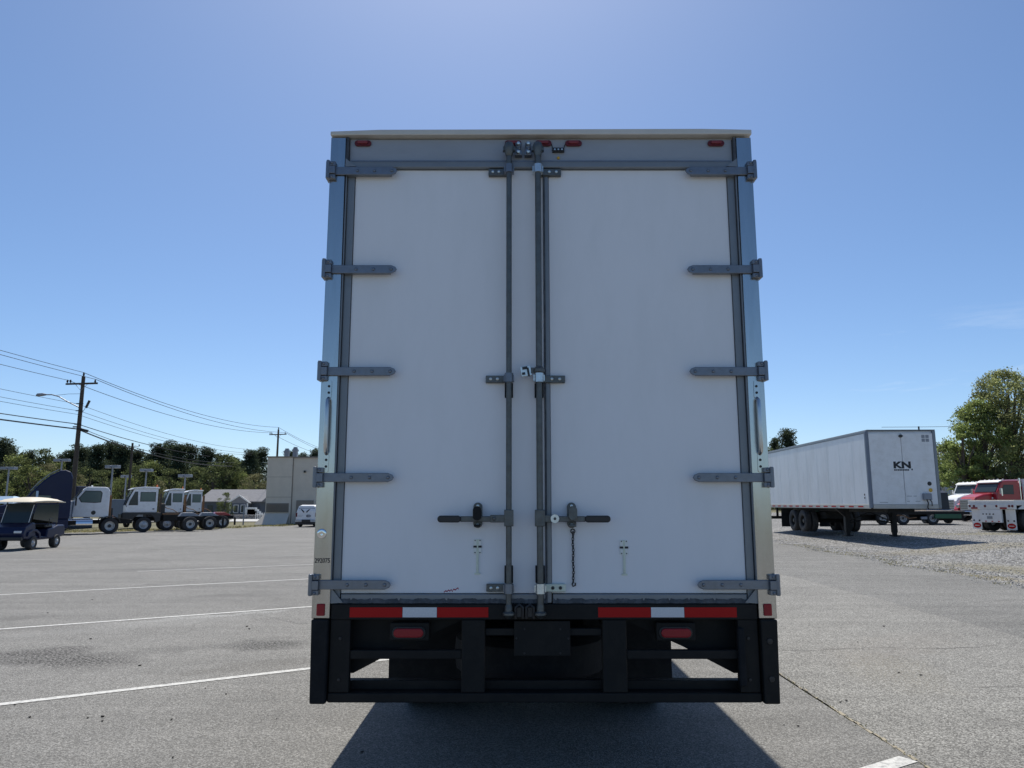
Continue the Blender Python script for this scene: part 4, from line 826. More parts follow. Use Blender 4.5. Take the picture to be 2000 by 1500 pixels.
# ------------------------------------------------------------------ low grey house and stone wall beyond
hx = bear(392, 104); Hh = place('grey_house', 'low blue-grey house with a shingled roof and white trimmed gable porch', 'house', hx, 104, R(-6))
q = MB(); q.box(0, 8.6, 0, 7, -.3, 2.35); q.build('wall', M['slate'], Hh)
q = MB(); q.prism([(-.5, 2.3), (3.5, 4.0), (7.5, 2.3), (7.5, 2.2), (-.5, 2.2)], 'yz', -.4, 9.0); q.build('roof', M['shingle'], Hh)
q = MB(); q.prism([(4.4, 2.1), (6.1, 3.2), (7.8, 2.1), (7.5, 2.1), (6.1, 3.0), (4.7, 2.1)], 'xz', -1.25, -1.15); q.build('gable_trim', M['trimw'], Hh)
q = MB(); q.prism([(4.6, 2.05), (6.1, 3.05), (7.6, 2.05)], 'xz', -1.14, 2.0); q.build('gable', M['shingle'], Hh)
q = MB(); q.box(4.9, 7.3, -1.12, -.05, 0, 2.05); q.build('porch', M['slate'], Hh)
for x in (5.35, 6.35):
    q = MB(); q.box(x, x + .7, -1.17, -1.13, .75, 1.85); w = q.build('window', M['trimw'], Hh)
    q = MB(); q.box(x + .08, x + .62, -1.185, -1.172, .82, 1.78); q.build('pane', M['glass'], w)
for x in (4.8, 7.25):
    q = MB(); q.box(x, x + .14, -1.25, -1.13, 0, 2.05); q.build('porch_post', M['trimw'], Hh)
for x in (1.0, 2.6):
    q = MB(); q.box(x, x + .8, -.04, -.003, .9, 1.8); q.build('window', M['glass'], Hh)
# second low building to its right, mostly behind the beige one
t = place('blue_grey_shed', 'pale roofed blue-grey shed between the gabled house and the beige building', 'shed', bear(490, 108), 108, 0)
q = MB(); q.box(0, 5, 0, 5, -.3, 1.6); q.build('wall', M['slate'], t)
q = MB(); q.prism([(-.3, 1.6), (2.5, 2.5), (5.3, 1.6)], 'yz', -.3, 5.3); q.build('roof', M['sagegreen'], t)
t = place('stone_wall', 'low stacked stone retaining wall in front of the gabled house', 'wall', bear(446, 98), 98, 0)
for r_ in range(3):
    x = -.2 + .2 * r_
    while x < 5.4:
        w = rnd.uniform(.5, .9); q = MB(); q.box(x, x + w - .05, rnd.uniform(-.06, .06) + r_ * .08, .5, -.3 + r_ * .3, -.3 + r_ * .3 + .27); q.build('stone', M['stone'], t, bevel=.04); x += w
t = place('stair', 'pale outdoor steps running down from the gabled house', 'steps', bear(491, 101), 101, 0)
for k in range(6):
    q = MB(); q.box(.28 * k - .8, .28 * k + .5, 0, .9, -.3, 1.5 - .25 * k); q.build('step', M['trimw'], t)
t = place('fence', 'short picket fence beside the stone wall below the house', 'fence', bear(500, 97), 97, 0)
for k in range(12):
    q = MB(); q.box(k * .22, k * .22 + .07, 0, .05, 0, .85); q.build('picket', M['trimw'], t)
q = MB(); q.box(0, 2.6, .055, .09, .6, .68); q.build('rail', M['trimw'], t)
t = place('bare_post', 'slim pale steel post standing between the last yard tractor and beige building', 'post', bear(477, 70), 70, 0)
q = MB(); q.cyl((0, 0, 0), (0, 0, 1.85), .06, n=10); q.build('post', M['lamp'], t)
q = MB(); q.lathe([(0, 1.9), (.06, 1.88), (.075, 1.85)], (0, 0, 0), 'z', 10); q.build('cap', M['lamp'], t)
# small pavilion with a blue roof at the far left edge
t = place('pavilion', 'open shelter with a pale blue metal roof left of the navy tractor', 'shelter', bear(14, 70), 70, 0)
q = MB(); q.add([(-2.2, -1.5, 2.0), (1.5, -1.5, 2.0), (1.5, 2.5, 2.0), (-2.2, 2.5, 2.0), (-1.0, .3, 2.65), (.3, .3, 2.65), (.3, .7, 2.65), (-1, .7, 2.65)], [(0, 1, 5, 4), (1, 2, 6, 5), (2, 3, 7, 6), (3, 0, 4, 7), (4, 5, 6, 7), (3, 2, 1, 0)]); q.build('roof', M['sagegreen'], t)
for x, y in ((-2.1, -1.4), (1.4, -1.4), (1.4, 2.4), (-2.1, 2.4)):
    q = MB(); q.box(x, x + .1, y, y + .1, 0, 2.0); q.build('post', M['blackp'], t)
q = MB(); q.box(-2.0, 1.3, -.5, 1.5, 0, 1.0); q.build('counter', M['blackp'], t)

# ------------------------------------------------------------------ poles, wires, lot lights
def util_pole(x, y, h, armw, armz, label, extra=True):
    g0 = H(x, y); t = root('utility_pole', label, 'utility pole', (x, y, g0), 0, 'wooden utility poles')
    q = MB(); q.tube([(0, 0, 0), (0, 0, h * .5), (0, 0, h)], [.19, .165, .13] if armw else [.11, .10, .085], 12); q.build('pole', M['woodpole'], t)
    if armw:
        q = MB(); q.obox((0, -.16, armz), (armw, .10, .13), (0, R(-1.5), 0)); q.build('cross_arm', M['woodpole'], t)
        q = MB(); q.tube([(-armw * .2, -.2, armz - .03), (0, -.2, armz - .55), (armw * .2, -.2, armz - .03)], .02, 6); q.build('arm_brace', M['lamp'], t)
        for x_ in (-armw * .46, -armw * .36, armw * .42):
            q = MB(); q.lathe([(0.001, armz + .32), (.06, armz + .30), (.05, armz + .22), (.08, armz + .16), (.05, armz + .1), (.03, armz + .06)], (x_, -.16, 0), 'z', 10); q.build('insulator', M['blackp'], t)
        q = MB(); q.lathe([(0.001, h + .32), (.07, h + .3), (.06, h + .2), (.08, h + .12), (.03, h)], (0, 0, 0), 'z', 10); q.build('insulator', M['blackp'], t)
    return t
P1 = (-33.4, 57.0); P2 = (-33.5, 65.5); P3 = (-34.1, 108.0)
p = util_pole(*P1, 11.75, 2.45, 11.15, 'tall near utility pole with a cross arm and a long street lamp arm')
q = MB(); q.tube([(-.1, 0, 9.3), (-1.0, -.1, 9.75), (-1.7, -.15, 10.15), (-2.2, -.2, 10.28), (-2.7, -.2, 10.28)], .045, 8); sl = q.build('lamp_arm', M['lamp'], p)
q = MB(); q.tube([(-2.65, -.2, 10.28), (-2.9, -.2, 10.29), (-3.3, -.2, 10.26), (-3.42, -.2, 10.22)], [.06, .12, .13, .05], 10); q.build('lamp_head', M['lamp'], sl)
q = MB(); q.tube([(-.1, 0, 10.38), (-1.0, -.05, 10.36), (-2.0, -.1, 10.24)], .014, 5); q.build('guy_wire', M['wire'], p)
q = MB(); q.tube([(.18, -.1, 8.85), (.42, -.1, 9.25)], .02, 6); q.obox((.58, -.1, 9.55), (.13, .13, .62), (0, R(22), 0)); q.build('floodlight', M['blackp'], p)
for z in (9.55, 9.0, 7.95, 7.6):
    q = MB(); q.box(-.26, .26, -.2, -.12, z, z + .07); q.build('bracket', M['blackp'], p)
q = MB(); q.obox((.42, .0, 7.55), (.62, .16, .18), (0, R(14), 0)); q.build('splice_box', M['blackp'], p)
q = MB(); q.obox((-.3, .0, 7.9 - .1), (.3, .1, .1), (0, 0, 0)); q.build('cable_clamp', M['lamp'], p)
p = util_pole(*P2, 7.25, .0, 0, 'short utility pole without a cross arm beside the tall near pole')
q = MB(); q.tube([(0, 0, 6.95), (.35, 0, 6.98), (.55, 0, 6.9)], .03, 6); q.lathe([(0, 7.15), (.06, 7.1), (.04, 6.95)], (.6, 0, 0), 'z', 8); q.build('side_bracket', M['lamp'], p)
p = util_pole(*P3, 12.7, 2.5, 11.95, 'distant utility pole with a cross arm rising over the beige building')

def cable(a, b, sag, r, label, n=24):
    a, b = Vector(a), Vector(b); o = root_free = None
    q = MB(); q.tube([a.lerp(b, i / n) - Vector((0, 0, sag * 4 * (i / n) * (1 - i / n))) for i in range(n + 1)], r, 5)
    tag(q.build('power_line', M['wire']), label, 'cable', 'overhead lines along the pole row')
g1, g2, g3 = H(*P1), H(*P2), H(*P3)
P0 = (-32.0, 4.0); P4 = (-35.5, 165.0)
top = ((0, 12.05 + g1, 13.0 + g3, 'top'), (1.02, 11.5 + g1, 12.25 + g3, 'right'), (-1.1, 11.42 + g1, 12.2 + g3, 'left'))
for dx, z1, z3, w in top:
    nm = {'top': 'wire on the very top of the poles', 'right': 'wire on the lamp-free end of the cross arms', 'left': 'wire on the lamp side end of the cross arms'}[w]
    cable((P0[0] + dx, P0[1], z1 + .2), (P1[0] + dx, P1[1] - .1, z1), .55, .018, 'overhead ' + nm + ', nearest span')
    cable((P1[0] + dx, P1[1] - .1, z1), (P3[0] + dx, P3[1] - .1, z3), .95, .022, 'overhead ' + nm + ', middle span')
    cable((P3[0] + dx, P3[1] - .1, z3), (P4[0] + dx, P4[1], z3 - .3), .9, .024, 'overhead ' + nm + ', span beyond the distant pole')
for dx, dz, nm in ((-.1, 9.55, 'thin wire below the street lamp arm bracket'), (.1, 9.0, 'thin wire at the foot of the street lamp arm'), (-.1, 8.75, 'lowest thin wire under the floodlight')):
    cable((P0[0] + dx, P0[1], dz + g1 + .6), (P1[0] + dx, P1[1] - .2, dz + g1), .6, .014, nm + ', nearest span')
    cable((P1[0] + dx, P1[1] - .2, dz + g1), (P3[0] + dx - 3.5, P3[1] - .2, dz + g3 + .2), .7, .016, nm + ', middle span')
cable((P0[0], P0[1], 8.0 + g1 + .2), (P1[0], P1[1] - .2, 8.0 + g1), .55, .032, 'upper telephone cable, nearest span')
cable((P0[0], P0[1], 7.65 + g1 - .2), (P1[0], P1[1] - .2, 7.62 + g1), .45, .05, 'thick black telephone cable, nearest span')
cable((P1[0], P1[1] - .2, 8.0 + g1), (P2[0] + 1.2, P2[1] + 14, 6.6), .3, .028, 'upper telephone cable falling behind the short pole')
cable((P1[0], P1[1] - .2, 7.62 + g1), (P2[0] - .1, P2[1] - .2, 6.75 + g2), .06, .05, 'thick black telephone cable between the tall and the short pole')
cable((P1[0], P1[1] - .2, 7.8 + g1), (P2[0] - .1, P2[1] - .2, 6.95 + g2), .06, .022, 'thinner cable above the thick one between tall and short pole')
cable((P2[0] - .1, P2[1] - .2, 6.75 + g2), (-33.8, 90, 6.1), .4, .05, 'thick black telephone cable beyond the short pole')
cable((P2[0] - .1, P2[1] - .2, 6.95 + g2), (-33.5, 90, 6.5), .4, .025, 'thinner telephone cable beyond the short pole')
q = MB(); q.tube([(42 + 4 * k, 84 - k, 10.2 - .12 * math.sin(k * .7)) for k in range(8)], .022, 5)
tag(q.build('power_line', M['wire']), 'thin overhead wire above the white trailer and the big tree', 'cable')

def lot_light(px, topy, Y, hw, label):
    x = bear(px, Y); z = 1.55 + (985 - topy) / 1487 * Y; g = H(x, Y); t = root('lot_light', label, 'lamp post', (x, Y, g), R(rnd.uniform(-8, 8)), 'grey twin-head lamp posts on the far lot'); z -= g
    q = MB(); q.tube([(0, 0, 0), (0, 0, z - .1)], [.12, .09], 8); q.build('pole', M['lamp'], t)
    for s in (-1, 1):
        q = MB(); q.box(*sorted((s * .12, s * hw)), -.35, .35, z - .12, z + .22); q.build('lamp_head', M['lamp'], t, bevel=.03)
    q = MB(); q.box(-.12, .12, -.06, .06, z - .05, z + .05); q.build('head_bracket', M['lamp'], t)
for a in ((10, 915, 92, .9, 'grey twin-head lamp post at the left edge by the blue-roofed shelter'), (113, 899, 96, .95, 'grey twin-head lamp post above the curved roof of the navy tractor'),
          (214, 912, 88, .78, 'grey twin-head lamp post right above the day cab tractor'), (242, 931, 100, .6, 'smallest grey lamp post, beside the short utility pole'),
          (281, 919, 92, .7, 'grey twin-head lamp post behind the first yard tractor'), (358, 930, 92, .78, 'grey twin-head lamp post behind the second and third yard tractors')): lot_light(*a)

# ------------------------------------------------------------------ right side: trailer, flatbeds, trucks
TR = root('semi_trailer', 'white box semi trailer marked KN, standing on its landing gear', 'trailer', (14.62, 27.9, .29), R(-1.5))
q = MB(); q.box(-1.27, 1.27, .05, 12.6, 1.12, 3.98); q.build('body', M['whitewall'], TR)
k = 0; y = .12
while y < 12.3:
    for s in (-1, 1):
        q = MB(); q.box(*sorted((s * 1.272, s * 1.285)), y, y + 1.2, 1.26, 3.9); q.build('side_panel', M['whitewall'], TR, bevel=.002)
        q = MB(); q.box(*sorted((s * 1.2852, s * 1.2875)), y + 1.195, y + 1.23, 1.27, 3.89); q.build('panel_joint', M['whitewall'], TR)
    y += 1.225
for s in (-1, 1):
    q = MB(); q.box(*sorted((s * 1.272, s * 1.30)), .0, 12.6, 1.1, 1.25); q.build('bottom_rail', M['pale'], TR, bevel=.01)
    q = MB(); q.box(*sorted((s * 1.272, s * 1.298)), .0, 12.6, 3.91, 4.0); q.build('top_rail', M['alu'], TR, bevel=.01)
    for i in range(14):
        q = MB(); q.box(*sorted((s * 1.3005, s * 1.304)), .6 + i * .86, .6 + i * .86 + .45, 1.15, 1.20); q.build('reflective_tape', M['redtape'], TR)
    q = MB(); q.box(*sorted((s * 1.19, s * 1.31)), -.02, .11, 1.12, 4.0); q.build('corner_post', M['bluegrey'] if s < 0 else M['alu'], TR, bevel=.02)
q = MB(); q.box(-1.185, .0, -.01, .049, 1.26, 3.90); q.build('front_panel', M['white'], TR, bevel=.004)
q = MB(); q.box(.02, 1.185, -.01, .049, 1.26, 3.90); q.build('front_panel', M['white'], TR, bevel=.004)
q = MB(); q.box(-1.185, 1.185, -.03, .06, 1.1, 1.255); q.build('front_rail', M['pale'], TR, bevel=.01)
q = MB(); q.box(-1.25, 1.3, -.03, 12.6, 4.0, 4.04); q.build('roof', M['alu'], TR, bevel=.01)
q = MB(); q.cyl((.72, 0, 4.04), (.72, 0, 4.16), .03, n=8); q.build('roof_stub', M['blackp'], TR)
text_mesh('logo', 'KN', .33, M['ink'], TR, (-.02, -.0125, 2.70), (R(90), 0, 0), .002, .016, 1.4)
q = MB(); x = -.33
for k, w in enumerate((.06, .04, .05, .05, .05, .04, .05, .05, .04)): q.box(x, x + w, -.0145, -.0105, 2.50, 2.555); x += w + .015
q.box(.31, .36, -.0145, -.0105, 2.515, 2.575); q.build('logo_strapline', M['ink'], TR)
q = MB(); q.prism([(-.09, 3.80), (-.03, 3.85), (.03, 3.85), (.09, 3.80), (.03, 3.74), (-.03, 3.74)], 'xz', -.05, -.0105); q.build('vent', M['blackp'], TR)
for cx in (.78, .93):
    for cz in (3.58, 3.72):
        q = MB(); q.box(cx, cx + .12, -.014, -.0105, cz, cz + .115); q.build('sticker', M['greyink'], TR)
q = MB(); q.lathe([(0, -.03), (.07, -.028), (.08, -.0105)], (.93, 0, 2.02), 'y', 14); q.build('round_port', M['blackp'], TR)
q = MB(); q.lathe([(0, -.03), (.06, -.028), (.075, -.0105)], (.95, 0, 1.78), 'y', 14); q.build('marker_light', M['yellow'], TR)
q = MB(); q.box(.62, .92, -.14, -.0105, 1.42, 1.66); q.build('connector_box', M['lamp'], TR, bevel=.02)
q = MB(); q.tube([(.72, -.12, 1.45), (.75, -.16, 1.3), (.72, -.14, 1.15), (.78, -.1, 1.08)], .025, 6); q.tube([(.82, -.12, 1.45), (.88, -.16, 1.35), (.9, -.12, 1.2)], .02, 6); q.build('air_hose', M['blackp'], TR)
for (x, z, w) in ((.05, 1.55, .2), (.3, 1.55, .12), (.36, 1.36, .18), (.05, 1.36, .1), (-.95, 1.32, .3)):
    q = MB(); q.box(x, x + w, -.0135, -.0105, z, z + .02); q.build('scuff_mark', M['greyink'], TR)
for zc in (1.62, 1.5):
    q = MB(); q.lathe([(0, -1.30), (.035, -1.297), (.04, -1.287)], (0, .45, zc), 'x', 10); q.build('side_marker', M['blackp'], TR)
for s in (-1, 1):
    x = s * .95; q = MB(); q.box(x - .09, x + .09, 2.95, 3.15, .12, 1.12); q.box(x - .07, x + .07, 2.97, 3.13, .0, .14); q.box(x - .16, x + .16, 2.88, 3.22, -.02, .02); q.build('landing_leg', M['black'], TR)
    q = MB(); q.prism([(x - .09, .75), (x - s * .0 - .45, 1.1), (x - .09, 1.1)], 'xz', 2.98, 3.1); q.build('leg_gusset', M['black'], TR)
q = MB(); q.tube([(-.9, 3.05, .5), (-.3, 3.05, .62), (.3, 3.05, .62), (.9, 3.05, .5)], .03, 6); q.tube([(-.9, 3.05, .55), (0, 3.05, .95), (.9, 3.05, .55)], .025, 6); q.build('leg_brace', M['black'], TR)
q = MB(); q.box(-.5, .5, .4, 12.4, .95, 1.1); q.build('underframe', M['black'], TR)
q = MB(); q.box(-.55, .55, 6.2, 9.6, .62, .92); q.build('bogie_frame', M['black'], TR)
for yy_ in (7.3, 8.6):
    for s in (-1, 1):
        wheel(TR, (s * 1.12, yy_, .5), .5, .27, s, 'x', n=22, rim='black'); wheel(TR, (s * .80, yy_, .5), .5, .27, s, 'x', n=22, rim='black')
    q = MB(); q.cyl((-1.1, yy_, .5), (1.1, yy_, .5), .08, n=10); q.build('axle', M['black'], TR)
q = MB(); q.box(-1.2, 1.2, 12.3, 12.4, .5, .65); q.box(-.8, -.7, 12.3, 12.4, .6, 1.1); q.box(.7, .8, 12.3, 12.4, .6, 1.1); q.build('rear_guard', M['black'], TR)
for s in (-1, 1):
    q = MB(); q.box(*sorted((s * .65, s * 1.25)), 10.2, 10.22, .15, 1.05); q.build('mud_flap', M['rubber'], TR)

# white-tailed flatbed in front of the red dump truck
FB = place('flatbed_trailer', 'white-tailed flatbed trailer with two lettered mud flaps at its rear', 'trailer', 21.9, 36.1, R(20)); FB.scale = (1, .94, 1)
# x runs forward (away), y to its left; rear face at x = 0, left rear corner at the origin, trailer extends to -y
q = MB(); q.box(0, 12, -2.45, 0, 1.20, 1.42); q.build('deck_frame', M['trimw'], FB, bevel=.02)
for k in range(14):
    q = MB(); q.box(.05 + k * .85, .05 + k * .85 + .82, -2.4, -.05, 1.424, 1.46); q.build('deck_plank', M['deck'], FB)
q = MB(); q.box(-.03, .12, -2.45, 0, 1.02, 1.24); tb = q.build('tail_beam', M['trimw'], FB, bevel=.01)
for y0 in (-.35, -.95, -1.55, -2.2, -.12, -2.36):
    q = MB(); q.lathe([(0, -.06), (.05, -.055), (.06, -.0305)], (0, y0, 1.17), 'x', 10); q.build('marker_light', M['dimred'], tb)
for y0 in (-.42, -1.95):
    q = MB(); q.box(-.05, -.0305, y0 - .12, y0 + .22, 1.04, 1.11); q.build('tail_light', M['redlens'], tb)
q = MB(); q.box(-.02, .08, -1.75, -.62, .42, 1.015); bp = q.build('licence_panel', M['white'], FB, bevel=.01)
for k in range(4):
    q = MB(); q.lathe([(0, -.04), (.03, -.038), (.035, -.0205)], (0, -.80 - k * .18, .80), 'x', 8); q.build('marker_light', M['blackp'], bp)
q = MB(); q.box(-.035, -.0205, -1.28, -1.0, .58, .70); q.build('licence_plate', M['greyink'], bp)
for k in range(6):
    q = MB(); q.box(-.03, -.0205, -.70 - k * .17 - .09, -.70 - k * .17, .45, .49); q.build('reflective_tape', M['redtape' if k % 2 else 'trimw'], bp)
for y0 in (-.08, -1.88):
    q = MB(); q.box(.1, .115, y0 - .5, y0, .10, 1.01); fl = q.build('mud_flap', M['white'], FB)
    q = MB(); q.prism([(y0 - .25 + .21 * math.cos(a * math.pi / 8), .27 + .12 * math.sin(a * math.pi / 8)) for a in range(16)], 'yz', .092, .0985); q.build('red_badge', M['redtape'], fl)
    q = MB(); q.box(.086, .0915, y0 - .38, y0 - .12, .255, .285); q.build('badge_lettering', M['trimw'], fl)
    for dy in (-.08, -.38):
        q = MB(); q.lathe([(0, .07), (.035, .072), (.04, .099)], (0, y0 + dy - .02, .50), 'x', 10); q.build('flap_bolt', M['ink'], fl)
for x in (.9, 2.2):
    for y0 in (-2.3, -1.95, -.5, -.15): wheel(FB, (x, y0, .5), .5, .27, -1 if y0 < -1 else 1, 'y', n=20)
q = MB(); q.box(.3, 11.8, -1.7, -.75, .8, 1.19); q.build('chassis', M['black'], FB)
q = MB(); q.prism([(.2, 1.03), (.5, 1.2), (3, 1.2), (3.2, 1.03)], 'xz', -2.46, -2.40); q.build('fender_strip', M['trimw'], FB)

# low black flatbed with a worn plank deck behind the KN trailer
LB = place('lowbed_trailer', 'long low black flatbed with a worn wooden deck behind the trailer marked KN', 'trailer', bear(1588, 46), 46, R(4))
q = MB(); q.box(0, 10, 0, 2.5, .62, .80); q.build('deck_frame', M['black'], LB, bevel=.01)
for k in range(26):
    q = MB(); q.box(2.2 + k * .29, 2.2 + k * .29 + .265, .05, 2.45, .802, .85 + rnd.uniform(0, .02)); q.build('deck_plank', M['deck'], LB)
q = MB(); q.box(.2, 2.1, .1, 2.4, .802, .90); q.build('front_deck', M['green'], LB)
q = MB(); q.box(0, 10, .6, 1.9, .25, .61); q.build('chassis', M['black'], LB)
for x in (1.2, 2.3, 4.4, 5.7, 7.6): wheel(LB, (x, .12, .40), .40, .24, -1, 'y', n=18)
q = MB(); q.box(7.7, 9.4, -.06, .1, .38, .66); q.build('tool_box', M['green'], LB, bevel=.02)
q = MB(); q.tube([(5.0, -.05, .42), (5.3, -.05, .60), (5.7, -.05, .56), (6.0, -.05, .40), (6.5, -.05, .45)], .035, 6); q.build('chain_bundle', M['rust'], LB)
q = MB(); q.box(6.8, 7.2, -.05, .1, .32, .5); q.build('winch', M['lamp'], LB, bevel=.03)

def road_truck(name, label, x, y, rz, paint, bed=None):
    t = place(name, label, 'truck', x, y, rz)
    q = MB(); q.prism([(-2.1, .95), (-2.15, 2.75), (-1.9, 2.98), (-.75, 2.95), (-.5, 2.8), (-.12, 2.12), (-.05, .95)], 'xz', -1.08, 1.08); c = q.build('cab', M[paint], t, bevel=.07, seg=3)
    q = MB(); q.prism([(-.1, .9), (-.12, 2.08), (.7, 1.98), (1.35, 1.78), (1.6, 1.5), (1.66, .85)], 'xz', -.72, .72); h = q.build('hood', M[paint], t, bevel=.14, seg=3)
    q = MB(); q.prism([(1.63, .82), (1.6, 1.62), (1.66, 1.62), (1.7, .82)], 'xz', -.52, .52); q.build('grille', M['chrome'], h, bevel=.02)
    for k in range(5):
        q = MB(); q.box(1.69, 1.72, -.46, .46, .92 + k * .13, .95 + k * .13); q.build('grille_bar', M['blackp'], h)
    q = MB(); q.prism([(-.50, 2.74), (-.13, 2.14), (-.09, 2.16), (-.46, 2.77)], 'xz', -.92, .92); q.build('windshield', M['glass'], c)
    q = MB(); q.prism([(-.75, 2.96), (-.35, 2.80), (-.33, 2.86), (-.72, 3.02)], 'xz', -1.0, 1.0); q.build('sun_visor', M['trimw'], c)
    for k in (-.8, -.4, 0, .4, .8):
        q = MB(); q.lathe([(0, 3.1), (.05, 3.08), (.06, 2.98)], (-1.0, k, 0), 'z', 8); q.build('roof_light', M['trimw'], c)
    for s in (-1, 1):
        side_window(c, [(-1.5, 2.0), (-1.5, 2.62), (-.75, 2.62), (-.42, 2.1), (-.42, 2.0)], s * 1.08, 'glass')
        q = MB(); q.prism([(.2, .7), (.32, 1.15), (.6, 1.4), (1.1, 1.42), (1.5, 1.2), (1.72, .9), (1.75, .7), (1.58, .7), (1.4, 1.0), (1.15, 1.18), (.75, 1.18), (.45, .95), (.38, .7)], 'xz', *sorted((s * .70, s * 1.12))); f = q.build('fender', M[paint], t, bevel=.05)
        q = MB(); q.box(1.5, 1.66, *sorted((s * .62, s * .95)), 1.0, 1.22); q.build('headlight', M['chrome'], t, bevel=.03)
        q = MB(); q.box(-.3, -.2, *sorted((s * 1.2, s * 1.38)), 1.85, 2.4); q.tube([(-.3, s * 1.05, 2.3), (-.25, s * 1.3, 2.3)], .02, 6); q.build('mirror', M['chrome'], c, bevel=.02)
        q = MB(); q.cyl((-2.25, s * .95, .9), (-2.25, s * .95, 3.15), .075, n=10); q.build('exhaust_stack', M['chrome'], t)
        q = MB(); q.box(-1.9, -.1, *sorted((s * .8, s * 1.12)), .45, .85); q.build('step_tank', M['chrome'], t, bevel=.04)
        wheel(t, (.95, s * .95, .5), .5, .28, s, dish=1, n=20)
        for x_ in (-4.6, -5.9): wheel(t, (x_, s * .95, .5), .5, .28, s, n=20)
        q = MB(); q.lathe([(0, .66), (.1, .67), (.11, .72)], (.95, 0, 0), 'z', 8) if False else q.box(-.04, .06, *sorted((s * .725, s * .76)), 1.62, 1.76); q.build('air_intake', M['trimw'], h)
    q = MB(); q.box(1.72, 1.9, -1.12, 1.12, .45, .78); q.build('bumper', M['chrome'], t, bevel=.05)
    q = MB(); q.box(-7.2, 1.4, -.42, .42, .62, .9); q.build('frame', M['black'], t)
    if bed:
        q = MB(); q.prism([(-2.5, 1.15), (-2.45, 2.55), (-7.6, 2.55), (-7.9, 2.0), (-7.4, 1.15)], 'xz', -1.2, 1.2); b = q.build('dump_bed', M[bed], t, bevel=.03)
        for x_ in (-3.1, -4.1, -5.1, -6.1, -7.0):
            for s in (-1, 1):
                q = MB(); q.box(x_ - .05, x_ + .05, *sorted((s * 1.202, s * 1.26)), 1.2, 2.5); q.build('bed_rib', M[bed], b)
        q = MB(); q.box(-7.7, -2.4, -1.26, -1.2, 2.5, 2.6); q.box(-7.7, -2.4, 1.2, 1.26, 2.5, 2.6); q.build('bed_rail', M[bed], b)
        for s in (-1, 1):
            q = MB(); q.tube([(-2.38, s * 1.2, 3.0), (-4.3, s * 1.29, 1.45)], .045, 6); q.build('tarp_arm', M['trimw'], t)
            q = MB(); q.box(-2.44, -2.3, *sorted((s * 1.1, s * 1.25)), 1.1, 3.05); q.build('cab_guard_post', M['trimw'], t)
            q = MB(); q.box(-7.4, -3.4, *sorted((s * 1.22, s * 1.3)), 1.22, 1.34); q.build('side_board', M['trimw'], t)
        q = MB(); q.box(-2.6, -2.3, -1.2, 1.2, 2.98, 3.08); q.build('cab_guard', M['trimw'], t)
    return t
# both trucks face the viewer's left, noses towards the KN trailer
road_truck('white_truck', 'white conventional truck with chrome grille partly hidden by the red dump truck', bear(1884, 61), 61, R(198), 'white')
road_truck('dump_truck', 'red dump truck with a long red bed and chrome grille', bear(1932, 55), 55.5, R(192), 'redpaint', 'redpaint')
t = place('black_tractor', 'dark tractor cab squeezed behind the right edge of the trailer marked KN', 'truck', bear(1799, 52), 52, R(268))
q = MB(); q.prism([(-.2, .9), (-.25, 3.2), (1.2, 3.15), (1.7, 2.2), (2.4, 2.0), (2.5, .7)], 'xz', -.9, .62); c = q.build('cab', M['blackp'], t, bevel=.06)
q = MB(); q.prism([(1.25, 3.05), (1.7, 2.25), (1.74, 2.27), (1.29, 3.08)], 'xz', -.75, .5); q.build('windshield', M['glass'], c)
q = MB(); q.box(2.45, 2.6, -.9, .65, .6, .9); q.build('bumper', M['chrome'], t, bevel=.03)
q = MB(); q.box(-.1, 1.0, -.9, .7, 3.2, 3.28); q.build('roof', M['lamp'], c)
for s in (-1, 1): wheel(t, (1.9, s * .72, .5), .5, .27, s, n=18)
t = place('pale_building', 'flat-roofed pale grey building behind the right end of the trailer marked KN', 'building', bear(1822, 84), 84, 0)
q = MB(); q.box(0, 2.1, 0, 3.5, -.3, 4.75); q.build('wall', M['pale'], t)
q = MB(); q.box(-.1, 3.3, -.35, 3.8, 4.752, 5.0); q.build('roof', M['trimw'], t)
for x in (.55, 1.35):
    q = MB(); q.box(x, x + .55, -.05, -.003, 3.3, 4.2); w = q.build('window', M['trimw'], t)
    q = MB(); q.box(x + .05, x + .5, -.065, -.052, 3.35, 4.15); q.build('pane', M['glass'], w)
q = MB(); q.box(2.9, 3.05, 0, .15, 0, 4.75); q.build('porch_post', M['trimw'], t)
t = place('grey_shed', 'small grey shed glimpsed under the big tree behind the white truck', 'shed', bear(1884, 72), 72, 0)
q = MB(); q.box(0, 1.6, 0, 3, 0, 3.8); q.build('wall', M['lamp'], t)
q = MB(); q.prism([(-.15, 3.8), (.8, 4.4), (1.75, 3.8)], 'xz', -.2, 3.2); q.build('roof', M['shingle'], t)
# ------------------------------------------------------------------ trees
def quads_mesh(name, C, S, mat, rg, flat=0.0):
    """leaf clumps: one irregular four-sided face at each centre"""
    n = len(C); a = rg.normal(size=(n, 3)); a[:, 2] *= (1 - flat * .4); a /= np.linalg.norm(a, axis=1)[:, None]
    b = rg.normal(size=(n, 3)); b -= (b * a).sum(1)[:, None] * a; b /= np.linalg.norm(b, axis=1)[:, None]
    S = S[:, None]; V = np.stack([C - a * S * .5, C + b * S * rg.uniform(.2, .5, (n, 1)), C + a * S * .55, C - b * S * rg.uniform(.2, .5, (n, 1))], 1)
    me = bpy.data.meshes.new(name); me.vertices.add(n * 4); me.vertices.foreach_set('co', V.reshape(-1)); me.loops.add(n * 4); me.loops.foreach_set('vertex_index', np.arange(n * 4, dtype=np.int32))
    me.polygons.add(n); me.polygons.foreach_set('loop_start', np.arange(n, dtype=np.int32) * 4); me.update(calc_edges=True); me.validate(); me.materials.append(mat); return me
